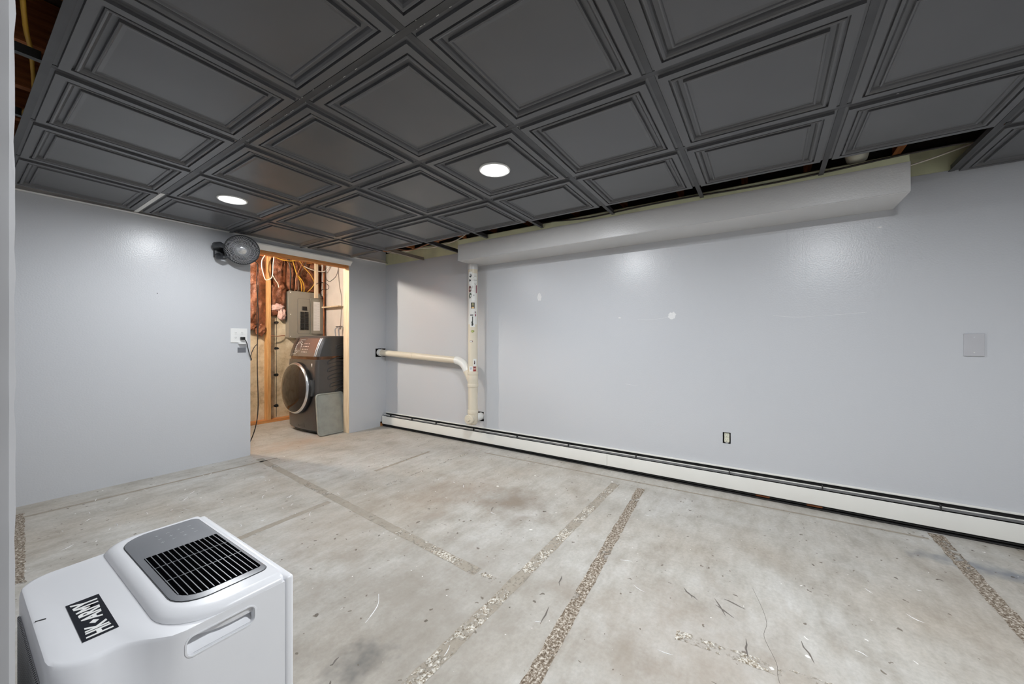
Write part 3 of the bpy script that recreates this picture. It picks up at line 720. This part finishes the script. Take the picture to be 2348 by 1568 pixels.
for k in range(22):
    z = 1.255 + k * .0172
    lm_.box(.140, .180, -1.3793, -1.3790, z, z + .0015)
    if k % 2: lm_.box(.098, .126, -1.3793, -1.3790, z, z + .0015)
obj('ruled_lines', lm_, m_gry, pp)

# cables
def cable(name, label, pts, r, m, cat='cable', group=None):
    P = smoothpath(pts, 6); b = pts[-1]
    o = based(name, M().tube(P, r, 7), m, tuple(b), 60); return tag(o, label, cat, group)
cable('cable', 'thick white cable looping down in front of the pine stud', [(.775, -1.25, 2.205), (.788, -1.25, 2.082), (.794, -1.25, 1.951), (.814, -1.25, 1.896), (.862, -1.25, 1.868), (.885, -1.25, 1.882), (.908, -1.25, 1.96), (.922, -1.25, 2.034), (.916, -1.25, 2.12), (.87, -1.25, 2.205)], .006, m_wht)
cable('cable', 'cut white cable end dangling right of the pine stud', [(.80, -1.24, 1.945), (.758, -1.25, 1.877), (.729, -1.25, 1.837), (.718, -1.25, 1.786)], .005, m_wht)
cable('cable', 'yellow cable sagging along the header behind the doorway', [(.76, -1.3, 2.205), (.71, -1.3, 2.184), (.643, -1.3, 2.169), (.54, -1.3, 2.174), (.45, -1.3, 2.205)], .0065, m_ylw)
cable('cable', 'left of the yellow cables running down into the breaker panel', [(.49, -1.36, 2.206), (.469, -1.36, 2.131), (.42, -1.37, 1.999), (.365, -1.38, 1.912), (.335, -1.42, 1.80), (.330, -1.44, 1.7850)], .0065, m_ylw)
cable('cable', 'yellow cable joining the left one above the breaker panel', [(.43, -1.355, 2.01), (.356, -1.36, 1.931), (.324, -1.38, 1.869), (.300, -1.42, 1.79), (.298, -1.44, 1.7850)], .0065, m_ylw)
cable('cable', 'right of the yellow cables hanging diagonally to the wood block', [(.41, -1.34, 2.206), (.338, -1.345, 2.122), (.262, -1.345, 2.048), (.214, -1.345, 1.978), (.19, -1.35, 1.92), (.21, -1.37, 1.86), (.25, -1.42, 1.79), (.25, -1.44, 1.7850)], .0055, m_ylw)
cable('cable', 'black cable loop curling beside the wood block', [(.208, -1.27, 1.897), (.149, -1.27, 1.928), (.069, -1.27, 1.929), (.02, -1.27, 1.892), (.035, -1.27, 1.845), (.12, -1.27, 1.825), (.144, -1.27, 1.769), (.129, -1.27, 1.722)], .004, m_blk)
cable('cable', 'grey cable hanging down the white nook wall to the washer valves', [(.102, -.9, 2.206), (.092, -.9, 1.99), (.077, -.9, 1.843), (.047, -.9, 1.695), (.052, -.9, 1.507), (.06, -.9, 1.365), (.045, -.93, 1.25)], .005, m_gry)
cable('cable', 'white cable bundle draped across the top of the nook corner', [(.36, -1.3, 2.13), (.256, -1.3, 2.10), (.12, -1.3, 2.092), (.06, -1.28, 2.114), (.02, -1.2, 2.205)], .007, m_wht)
cable('cable', 'thin brown cable loop hanging on the white nook wall', [(.165, -1.1, 2.205), (.156, -1.1, 1.981), (.116, -1.1, 1.934), (.07, -1.1, 1.957), (.03, -1.05, 2.034), (.02, -1.0, 2.205)], .004, m_blk)
cable('cable', 'tan cable running down left of the breaker panel cables', [(.57, -1.37, 2.206), (.52, -1.37, 2.10), (.500, -1.37, 1.99), (.49, -1.41, 1.85), (.485, -1.44, 1.7850)], .005, m_tan)
cable('cable', 'dark cable running down to the left corner of the breaker panel', [(.54, -1.355, 2.206), (.515, -1.36, 2.02), (.505, -1.39, 1.86), (.47, -1.44, 1.7850)], .009, m_blk)
cable('cable', 'brown cable arching above the breaker panel in front of insulation', [(.36, -1.335, 2.206), (.40, -1.335, 2.10), (.45, -1.34, 1.97), (.44, -1.38, 1.84), (.42, -1.44, 1.7850)], .005, m_tan)
cable('cable', 'grey cable slung behind the yellow ones above the panel', [(.30, -1.37, 2.206), (.36, -1.375, 2.06), (.40, -1.385, 1.93), (.385, -1.41, 1.82), (.38, -1.44, 1.7850)], .006, m_gry)
cable('cable', 'yellow wire stapled low on the concrete beside the stud', [(.742, -1.40, 1.155), (.66, -1.42, 1.15), (.60, -1.44, 1.158), (.54, -1.47, 1.162)], .006, m_tan)
o = based('water_pipe', M().tube([(.046, -1.352, .9), (.046, -1.352, 2.205)], .011, 10), m_copper, (.046, -1.352, .9), 60); tag(o, 'brown copper pipe rising in the nook corner beside the panel', 'pipe')
o = based('wood_shelf', M().rbox(.002, .085, -1.345, -.93, 1.568, 1.586, .002, 1), m_studL, (.04, -1.1, 1.568)); tag(o, 'small pale wood shelf on the white nook wall', 'shelf')
def valve(y, z, label):
    t = thing('water_valve', label, 'valve', (.0, y, z))
    obj('body', M().tube([(.001, y, z), (.05, y, z)], .011, 10), m_chrome, t, 60)
    obj('handle', M().rbox(.030, .042, y - .04, y + .04, z + .014, z + .022, .003, 1), m_black, t)
    obj('hose', M().tube(smoothpath([(.045, y, z), (.075, y + .005, z - .03), (.07, y + .01, z - .12), (.06, y + .02, z - .3)], 5), .009, 8), m_sil, t, 60)
valve(-1.02, 1.275, 'left black handled water valve behind the washer')
valve(-.94, 1.275, 'right black handled water valve behind the washer')
BX, BY = 1.65, -.50
t = thing('bulb_socket', 'warm bare bulb hanging between the joists of the laundry nook', 'bulb', (BX, BY, ZD))
obj('drop_cord', M().tube([(BX, BY, ZD - .001), (BX, BY, 2.17)], .004, 8), m_blk, t, 60)
obj('socket', M().lathe([(.0001, 2.16), (.018, 2.155), (.022, 2.12), (.018, 2.11), (.0001, 2.11)], 20, Matrix.Translation((BX, BY, .03))), m_black, t, 40)
obj('bulb', M().lathe([(.012, 2.11), (.016, 2.10), (.028, 2.075), (.031, 2.055), (.024, 2.033), (.0001, 2.024)], 10, Matrix.Translation((BX, BY, .03))), emis('bulb_warm', (1, .90, .77, 1), BULB), t, 60)

# ------------------------------------------------------------------ washer
WY0, WY1 = -.842, -.200; XB = .13
def wring(xf, z, bul, rc=.045, ins=0):
    y0, y1 = WY0 + ins, WY1 - ins; hw = (y1 - y0) / 2; yc = (y0 + y1) / 2
    ds = [0, .003, .010, .020, .032, .045, .08, .13, .19, .25, hw]
    ys = [y0 + d for d in ds] + [y1 - d for d in reversed(ds[:-1])]
    out = []
    for y in ys:
        d = min(y - y0, y1 - y); c = 0 if d >= rc else rc - math.sqrt(max(0, rc * rc - (rc - d) ** 2))
        out.append((xf + bul * (1 - ((y - yc) / hw) ** 2) - c, y, z))
    return out + [(XB + .02, y1, z), (XB, y1 - .02, z), (XB, y0 + .02, z), (XB + .02, y0, z)]
t = thing('washing_machine', 'graphite front loading washer with round glass door in the nook', 'washing machine', (.47, -.52, 0))
body = obj('body', M().loft([wring(.775, .045, .03, ins=.004), wring(.79, .07, .032), wring(.803, .30, .035), wring(.806, .55, .036), wring(.800, .78, .034), wring(.792, .868, .032)]), m_washer, t, 35)
obj('plinth', M().loft([wring(.74, .012, .03, ins=.02), wring(.745, .046, .03, ins=.016)]), m_black, t, 35)
obj('bronze_band', M().loft([wring(.780, .868, .028, ins=.006), wring(.780, .906, .028, ins=.006)]), m_bronze, t, 35)  # glossy bronze band, set in slightly below the console
obj('upper_body', M().loft([wring(.792, .905, .030), wring(.770, .98, .028), wring(.735, 1.07, .025), wring(.712, 1.12, .022), wring(.69, 1.138, .018, ins=.004), wring(.66, 1.146, .010, ins=.012)]), m_wside, t, 35)
# console fascia over the sloping front
def console_pt(y, z):
    xs = [(.905, .792, .030), (.98, .770, .028), (1.07, .735, .025), (1.12, .712, .022)]
    for (za, xa, ba), (zb, xb, bb) in zip(xs, xs[1:]):
        if z <= zb + 1e-6:
            k = (z - za) / (zb - za); xf = xa + (xb - xa) * k; bu = ba + (bb - ba) * k; break
    hw = (WY1 - WY0) / 2; yc = (WY0 + WY1) / 2
    return xf + bu * (1 - ((y - yc) / hw) ** 2)
def fascia(y0, y1, z0, z1, lift, name, m, ny=16, nz=8):
    mm = M(); g = []
    for i in range(ny + 1):
        for j in range(nz + 1):
            y = y0 + (y1 - y0) * i / ny; z = z0 + (z1 - z0) * j / nz; g.append((console_pt(y, z) + lift, y, z))
    return obj(name, mm.add(g, [(i * (nz + 1) + j, (i + 1) * (nz + 1) + j, (i + 1) * (nz + 1) + j + 1, i * (nz + 1) + j + 1) for i in range(ny) for j in range(nz)]), m, t, 40)
cf = fascia(WY0 + .15, WY1 - .05, .907, 1.118, .003, 'console', m_console)
fascia(WY0 + .045, WY0 + .115, .907, 1.118, .003, 'dispenser_drawer', m_washer)
fascia(WY0 + .115, WY0 + .15, .907, 1.118, .0015, 'console_gap', m_black)
for dy in (.046, .030):
    obj('chrome_trim', M().tube([(console_pt(WY1 - dy, z) + .001 - (.045 - dy) * .35 * (dy < .045), WY1 - dy, z) for z in [.906 + .212 * i / 10 for i in range(11)]], .0055, 8), m_chrome, t, 60)
ic = M(); ym, zm = -.62, 1.015
def icon(y, z, a, b): 
    x = console_pt(y, z) + .0036; ic.box(x - .001, x, y - a, y + a, z - b, z + b)
for k in range(16):
    a = 2 * math.pi * k / 16; icon(ym + .075 * math.cos(a), zm + .068 * math.sin(a), .006, .004)
for i in range(4):
    for j in range(4): icon(ym + .12 + i * .030, .955 + j * .032, .0075, .0045)
for k in range(5): icon(ym - .02 + k * .026, 1.1, .006, .004); icon(ym - .09 + k * .018, .932, .004, .003)
obj('console_icons', ic, m_label, cf)
ringm = M().lathe([(.052, 0), (.054, .002), (.056, 0)], 32, Matrix.Translation((console_pt(ym, zm) + .004, ym, zm)) @ Matrix.Rotation(R(90 - 20), 4, 'Y'), True)
obj('dial_ring', ringm, m_label, cf)
obj('badge', M().rbox(.808, .813, -.288, -.268, .775, .825, .002, 1), m_label, t)
obj('filter_flap', M().rbox(.815, .8235, -.56, -.42, .075, .135, .002, 1), m_washer, t)
# door
Dm = Matrix.Translation((.822, -.53, .532)) @ Matrix.Rotation(R(88), 4, 'Y')
dr = obj('door_ring', M().lathe([(.300, .0), (.306, .025), (.300, .05), (.284, .066), (.262, .070), (.252, .064), (.25, .0)], 56, Dm), m_black, t, 40)
obj('chrome_ring', M().lathe([(.300, .048), (.296, .060), (.284, .071), (.278, .070), (.283, .058), (.291, .048)], 56, Dm, True), m_chrome, dr, 40)
m_g = mat('door_glass', srgb(34, 27, 24), .07, var=.15, vscale=6, spec=.5)
obj('door_glass', M().lathe([(.283, .066), (.25, .083), (.19, .098), (.11, .107), (.0001, .110)], 56, Dm), m_g, dr, 50)
obj('hinge', M().rbox(.80, .852, -.262, -.225, .45, .64, .008, 2), m_wside, t, 40)
# pressed ribs on the side panel
for i, (z0, x0) in enumerate(((1.035, .555), (.855, .66), (.765, .66), (.675, .655), (.585, .63), (.515, .56))):
    up = [(x0, WY1, z0 - .045 + .0), (x0 + .002, WY1, z0 - .015), (x0 - .03, WY1, z0 + .004), (x0 - .10, WY1, z0 + .025), (x0 - .20, WY1, z0 + .040), (.36, WY1, z0 + .048)]
    obj('side_rib', M().tube(smoothpath(up, 5), .008, 8), m_wside, t, 60)
    lo = [(x0 - .005, WY1, z0 - .042), (x0 - .06, WY1, z0 - .028), (x0 - .15, WY1, z0 - .012), (.36, WY1, z0 - .002)]
    obj('side_rib', M().tube(smoothpath(lo, 5), .006, 8), m_wside, t, 60)
for (x, y) in ((.70, -.80), (.70, -.24), (.2, -.8), (.2, -.24)): obj('foot', M().tube([(x, y, 0), (x, y, .02)], .022, 12), m_black, t, 60)

# leaning drip pan

P = Matrix.Translation((.655, -.120, .0)) @ Matrix.Rotation(R(6.5), 4, 'X')
def panp(u, v, d): return tuple(P @ Vector((u, d, v)))
mm = M(); a = rrect(-.172, .172, .003, .485, .045, 6); b = rrect(-.160, .160, .015, .473, .036, 6); c = rrect(-.152, .152, .023, .465, .03, 6)
mm.loft([[panp(*p, -.010) for p in a], [panp(*p, .006) for p in a], [panp(*p, .010) for p in rrect(-.168, .168, .007, .481, .042, 6)], [panp(*p, .010) for p in b], [panp(*p, .003) for p in c]])
o = based('metal_pan', mm, m_pan, (.655, -.120, 0), 35); tag(o, 'pale grey rounded metal pan leaning against the washer', 'pan')

# ------------------------------------------------------------------ portable air conditioner
t = thing('portable_air_conditioner', 'white portable air conditioner standing in the left foreground', 'air conditioner', (2.94, 3.02, 0))
TY = 0.0
def sstep(x, a, b): u = max(0, min(1, (x - a) / (b - a))); return u * u * (3 - 2 * u)
def acring(z, ix1, iy0, iy1, r=.05):
    """plan of the body at one height; the handle side draws in towards the rear by iy1"""
    x0, x1 = 2.792, 3.096 - ix1; out = []
    ya, yb = 3.262 - iy1, 2.778 + iy0
    for k in range(15):
        x = x0 + (x1 - r - x0) * k / 14; out.append((x, 3.262 - iy1 * sstep(x, 2.955, 3.03), z))
    for k in range(1, 7): q = R(90 - 15 * k); out.append((x1 - r + r * math.cos(q), ya - r + r * math.sin(q), z))
    for k in range(0, 7): q = R(-15 * k); out.append((x1 - r + r * math.cos(q), yb + .025 + r + r * math.sin(q), z))
    for k in range(1, 6):
        u = k / 5; out.append((x1 - r + (x0 - x1 + r) * u, yb + .025 * (1 - u), z))
    return out
mb = M().loft([acring(.02, .01, .01, .01), acring(.035, 0, 0, 0), acring(.36, 0, 0, 0), acring(.46, 0, 0, .010), acring(.54, 0, .001, .030), acring(.585, 0, .004, .045), acring(.594, .0012, .006, .0485), acring(.598, .003, .009, .0515), acring(.600, .007, .015, .0565)])
md = M()
def dkring(z, ix1, iy0, iy1):
    return [(x, y, z) for x, y in rrect(2.7925, 2.976 - ix1, 2.7785 + iy0, 3.2615 - iy1, [.085, .006, .006, .055], 8)]
md.loft([dkring(.570, .010, .006, .006), dkring(.596, .004, .0, .0), dkring(.601, .0, .0, .0), dkring(.605, .003, .001, .001), dkring(.609, .008, .004, .004), dkring(.6115, .014, .009, .011), dkring(.6125, .020, .016, .020)])
hd = Vector((1, -TY, 0)).normalized(); hn = Vector((-hd.y, hd.x, 0))
def sp(s_, d_, z): p = Vector((2.792, 3.262, 0)) + hd * s_ + hn * d_; return (p.x, p.y, z)      # along, out of, up the handle side
HS = (.056, .158, .5525, .584)
def hr(g, r): return rrect(HS[0] - g, HS[1] + g, HS[2] - g, HS[3] + g, r, 5)
cut = M().loft([[sp(u, -.06, z) for u, z in hr(-.002, .009)], [sp(u, .03, z) for u, z in hr(.001, .011)]])
me_c = mkmesh('cutter', cut); oc = bpy.data.objects.new('cutter', me_c); COL.objects.link(oc)
def booled(mm):
    me = mkmesh('tmp', mm); o = bpy.data.objects.new('tmp', me); COL.objects.link(o)
    bo = o.modifiers.new('b', 'BOOLEAN'); bo.operation = 'DIFFERENCE'; bo.object = oc; bo.solver = 'EXACT'
    dg = bpy.context.evaluated_depsgraph_get(); dg.update()
    r = bpy.data.meshes.new_from_object(o.evaluated_get(dg)); bpy.data.objects.remove(o)
    out = M(); out.v = [v.co[:] for v in r.vertices]; out.f = [tuple(p.vertices) for p in r.polygons]; return out
mb2 = booled(mb)
bpy.data.objects.remove(oc)
obj('body', mb2, m_acw, t, 35)
dk = obj('top_deck', md, m_acw, t, 35)
rim = M()
rim.loft([[sp(u, -.002, z) for u, z in hr(.0035, .013)], [sp(u, .0012, z) for u, z in hr(.0030, .013)], [sp(u, .0014, z) for u, z in hr(.0008, .011)], [sp(u, -.004, z) for u, z in hr(-.0005, .010)]], False, False)
obj('handle_rim', rim, m_acw, t, 40)
gp = M().loft([[sp(u, -.034 + .030 * (1 - k / 6) ** 1.4, HS[2] + .001 + (HS[3] - HS[2] - .002) * k / 6) for k in range(7)] + [sp(u, -.058, HS[3] - .001), sp(u, -.058, HS[2] + .001)] for u in (HS[0] + .0015, HS[1] - .0015)])
obj('handle_grip', gp, m_acw, t, 35)
obj('front_panel', M().rbox(2.774, 2.7912, 2.782, 3.262, .025, .606, .006, 3), m_acw, t, 40)
# intake mesh on the rear face
def mesh_mat():
    m, nt, b = newmat('intake_mesh'); co = objco(nt)
    v = N(nt, 'ShaderNodeTexVoronoi'); v.inputs['Scale'].default_value = 150; v.inputs['Randomness'].default_value = 0
    nt.links.new(co, v.inputs['Vector'])
    nt.links.new(ramp(nt, v.outputs['Distance'], [(.35, srgb(40, 40, 42)), (.5, srgb(190, 190, 192))]), b.inputs['Base Color'])
    return m
obj('intake_mesh', M().rbox(3.0962, 3.100, 2.88, 3.14, .10, .560, .0015, 1), mesh_mat(), t)
# grey inset with controls and louvres
zt = .6126
ins = [(x, y) for x, y in rrect(2.803, 2.945, 2.806, 3.206, [.050, .012, .012, .055], 7)]
iso = [(x, y) for x, y in rrect(2.800, 2.948, 2.803, 3.209, [.052, .014, .014, .057], 7)]
gi = obj('grey_inset', M().loft([[(x, y, zt - .004) for x, y in iso], [(x, y, zt + .0012) for x, y in iso], [(x, y, zt + .0014) for x, y in ins]]), m_acg, t, 40)
obj('inset_outline', M().loft([[(x, y, zt - .002) for x, y in rrect(2.7985, 2.9495, 2.8015, 3.2105, [.053, .015, .015, .058], 7)], [(x, y, zt + .0004) for x, y in rrect(2.7985, 2.9495, 2.8015, 3.2105, [.053, .015, .015, .058], 7)]]), m_black, t)
GX0, GX1, GY0, GY1 = 2.805, 2.936, 2.950, 3.190
obj('outlet_well', M().loft([[(x, y, zt + .0010) for x, y in rrect(GX0, GX1, GY0, GY1, [.040, .006, .002, .002], 6)], [(x, y, zt + .0018) for x, y in rrect(GX0, GX1, GY0, GY1, [.040, .006, .002, .002], 6)]]), m_well, gi)
nsl = 14
for k in range(nsl):
    x = GX0 + .0094 * (k + .75)
    y1 = GY1 - .001
    if x > GX1 - .040: dx_ = x - (GX1 - .040); y1 = GY1 - .040 + math.sqrt(max(0, .040 ** 2 - dx_ ** 2))
    obj('louvre_slat', M().prism([(x - .0009, zt + .0012), (x - .0007, zt + .0026), (x + .0007, zt + .0026), (x + .0009, zt + .0012)], lambda u, v, d: (u, d, v), GY0, y1), m_acg, gi)
for y in (3.018, 3.092): obj('cross_rib', M().box(GX0, GX1, y - .0006, y + .0006, zt + .0018, zt + .0024), m_acg, gi)
ic = M()
for i in range(4):
    for j in range(3):
        x, y = 2.828 + i * .021, 2.845 + j * .024
        ic.box(x - .004, x + .003, y - .0007, y + .0007, zt + .0014, zt + .00165)
        if (i + j) % 2: ic.box(x - .001, x, y - .004, y + .004, zt + .0014, zt + .00165)
obj('control_icons', ic, m_sil, gi)
# sticker with white lettering on the rear deck
sk = obj('sticker', M().box(3.012, 3.054, 3.004, 3.156, .6002, .6008), mat('sticker_navy', srgb(16, 20, 30), .7, spec=.2), t)
def textmesh(s, size, xform, name, m, parent):
    cu = bpy.data.curves.new(name, 'FONT'); cu.body = s; cu.size = size; cu.offset = size * .03; cu.extrude = .0002
    o = bpy.data.objects.new(name, cu); COL.objects.link(o)
    dg = bpy.context.evaluated_depsgraph_get(); dg.update()
    r = bpy.data.meshes.new_from_object(o.evaluated_get(dg)); bpy.data.objects.remove(o)
    out = M(); xs = [v.co.x for v in r.vertices]; w0, w1 = min(xs), max(xs); ys = [v.co.y for v in r.vertices]; h0, h1 = min(ys), max(ys)
    out.v = [xform((v.co.x - w0) / (w1 - w0), (v.co.y - h0) / (h1 - h0), v.co.z) for v in r.vertices]; out.f = [tuple(p.vertices) for p in r.polygons]
    return obj(name, out, m, parent)
# reading direction runs towards the far edge (-y); the letters' tops point to +x
def bow(u, v, ya, yb, k0, k1):
    hgt = k0 + (k1 - k0) * u
    return ya + (yb - ya) * u, 3.033 + (v - .5) * hgt
def xf(ya, yb, k0, k1):
    return lambda u, v, z: (bow(u, v, ya, yb, k0, k1)[1], bow(u, v, ya, yb, k0, k1)[0], .6011 + z)
textmesh('HK', .03, xf(3.150, 3.111, .032, .026), 'lettering', m_plate, sk)
textmesh('ARMY', .03, xf(3.095, 3.011, .024, .034), 'lettering', m_plate, sk)
obj('diamond_mark', M().prism([(3.033, 3.096), (3.039, 3.103), (3.033, 3.110), (3.027, 3.103)], lambda u, v, d: (u, v, d), .6008, .6013), m_plate, sk)
obj('scuff_mark', M().prism([(3.078, 3.020), (3.090, 3.016), (3.0905, 3.019), (3.079, 3.024)], lambda u, v, d: (u, v, d), .5985, .6004), m_black, t)
for (x, y) in ((2.83, 2.81), (2.83, 3.21), (3.06, 2.81), (3.06, 3.21)): obj('caster', M().tube([(x - .01, y, .02), (x + .01, y, .02)], .02, 14), m_black, t, 60)

# ------------------------------------------------------------------ odds and ends above the ceiling
cable('cable', 'yellow cable hanging in the open joist bay at upper left', [(3.04, 2.12, 2.205), (3.019, 1.95, 2.17), (2.999, 1.825, 2.17), (2.983, 1.693, 2.17), (2.962, 1.481, 2.15), (2.960, 1.33, 2.15), (2.972, 1.158, 2.15)], .007, m_ylw)
cable('cable', 'thin black cable lying above the soffit along the long wall', [(.20, 5.3, 2.12), (.30, 4.9, 2.095), (.338, 4.66, 2.080), (.341, 4.4, 2.066), (.340, 4.15, 2.060), (.341, 3.9, 2.063), (.340, 3.6, 2.072), (.341, 3.3, 2.070), (.340, 2.9, 2.062), (.335, 2.6, 2.088), (.28, 2.4, 2.11)], .0055, m_blk)
cable('cable', 'white cable sagging in the ceiling gap by the corner', [(.10, .15, 2.19), (.16, .45, 2.13), (.14, .75, 2.15), (.2, 1.05, 2.11), (.18, 1.35, 2.14), (.2, 1.55, 2.19)], .006, m_wht)
cable('cable', 'tan cable crossing the ceiling gap left of the soffit', [(.26, .35, 2.19), (.22, .7, 2.12), (.27, 1.05, 2.13), (.24, 1.45, 2.17)], .006, m_tan)
cable('cable', 'pale cable lying on the wall top right of the soffit', [(.05, 4.72, 2.10), (.07, 4.85, 2.12), (.10, 5.1, 2.17), (.1, 5.4, 2.19)], .005, m_wht)
t = thing('lamp_holder', 'cream porcelain lamp holder half hidden above the last tiles', 'lamp holder', (.285, 4.47, 2.2075))
T = Matrix.Translation((.285, 4.51, 0))
obj('base', M().lathe([(.0001, 2.2075), (.058, 2.2075), (.06, 2.19), (.05, 2.165), (.0001, 2.165)], 28, T), m_ivory, t, 40)
obj('globe', M().lathe([(.045, 2.168), (.052, 2.145), (.044, 2.115), (.025, 2.10), (.0001, 2.097)], 28, T), m_ivory, t, 60)

# ------------------------------------------------------------------ marks left on the slab
def strip(name, p0, p1, wd, m, z=.0006, seed=0, n=60, jit=.12):
    rnd = random.Random(seed); a, b = Vector((*p0, 0)), Vector((*p1, 0)); d = (b - a).normalized(); nn = Vector((-d.y, d.x, 0)); v = []
    for i in range(n + 1):
        c = a + (b - a) * i / n
        for s in (-1, 1): q = c + nn * s * wd / 2 * (1 + rnd.uniform(-jit, jit)); v.append((q.x, q.y, z))
    return obj(name, M().add(v, [(2 * i, 2 * i + 2, 2 * i + 3, 2 * i + 1) for i in range(n)]), m, floor)
strip('old_wall_line', (1.556, .192), (1.78, 2.95), .058, m_faint, .0005, 1)
strip('adhesive_strip', (1.73, 2.33), (1.790, 3.06), .050, m_rough, .0008, 2)
strip('old_wall_line', (2.75, 3.147), (.33, 3.125), .062, m_faint, .0005, 31)
strip('adhesive_strip', (2.70, 3.147), (.343, 3.125), .058, m_rough, .0008, 3)
strip('adhesive_strip', (2.55, 3.487), (.319, 3.313), .056, m_roughd, .0008, 4)
strip('adhesive_strip', (.075, 4.872), (1.5, 4.888), .062, m_roughd, .0008, 5)
strip('adhesive_strip', (1.668, 3.80), (1.60, 4.75), .050, m_rough, .0008, 6)
strip('old_wall_line', (2.60, 1.69), (1.723, 1.619), .045, m_faint, .0005, 7)
strip('old_wall_line', (1.50, 1.70), (.336, 1.676), .022, m_rough, .0005, 8)
strip('old_wall_line', (1.17, 1.362), (.517, 1.327), .035, m_faint, .0005, 9)
strip('old_wall_line', (.25, 1.8), (.165, 4.825), .022, m_faint, .0005, 10)
strip('old_wall_line', (1.45, .30), (3.1, .26), .03, m_faint, .0005, 12)
strip('adhesive_strip', (2.975, .17), (3.055, 1.3), .17, m_roughd, .0008, 13, 80, .06)
rnd = random.Random(21); sm = M()
for k in range(70):
    x, y = (rnd.uniform(1.75, 2.85), rnd.uniform(.25, 1.55)) if k < 44 else (rnd.uniform(.4, 2.6), rnd.uniform(.6, 4.8))
    l = rnd.uniform(.008, .035); a = rnd.gauss(1.2, .5); q = rnd.uniform(-.3, .3)
    pts = [(x + l * s * math.cos(a + q * s), y + l * s * math.sin(a + q * s), .0006) for s in (-1, -.3, .3, 1)]
    sm.tube(pts, [.0005, .0014, .0016, .0004], 4)
o = obj('paint_flecks', sm, m_chip, floor); o['kind'] = 'stuff'
obj('paint_streak', M().tube(smoothpath([(2.137, 2.692, .0006), (2.17, 2.735, .0006), (2.199, 2.758, .0006), (2.24, 2.778, .0006), (2.272, 2.791, .0006)], 5), [.0012] * 8 + [.0022] * 8 + [.001] * 5, 5), m_chip, floor)
sm = M(); rnd = random.Random(5)
for (x, y, a, l) in ((1.41, 3.92, .5, .05), (1.43, 3.94, .9, .04), (1.39, 3.80, .6, .035), (1.40, 3.81, 1.0, .03), (1.36, 3.97, 1.2, .04), (1.85, 3.35, .2, .05), (1.62, 3.30, .3, .04), (1.60, 4.02, .1, .05), (1.20, 2.6, .4, .03), (2.44, 2.86, .2, .02), (2.5, 2.93, .7, .02), (1.50, 4.20, .3, .05), (1.72, 4.35, .9, .03)):
    pts = [(x + l * s * math.cos(a) + rnd.uniform(-.004, .004), y + l * s * math.sin(a) + rnd.uniform(-.004, .004), .0005) for s in (-1, -.5, 0, .5, 1)]
    sm.tube(pts, [.0005, .0025, .0032, .002, .0006], 4)
o = obj('scuff_marks', sm, m_scuff, floor); o['kind'] = 'stuff'
obj('hairline_crack', M().tube(smoothpath([(1.20, 4.03, .0004), (1.327, 4.066, .0004), (1.417, 4.081, .0004), (1.501, 4.073, .0004), (1.614, 4.108, .0004), (1.69, 4.113, .0004), (1.85, 4.15, .0004)], 5), .0006, 4), m_scuff, floor)
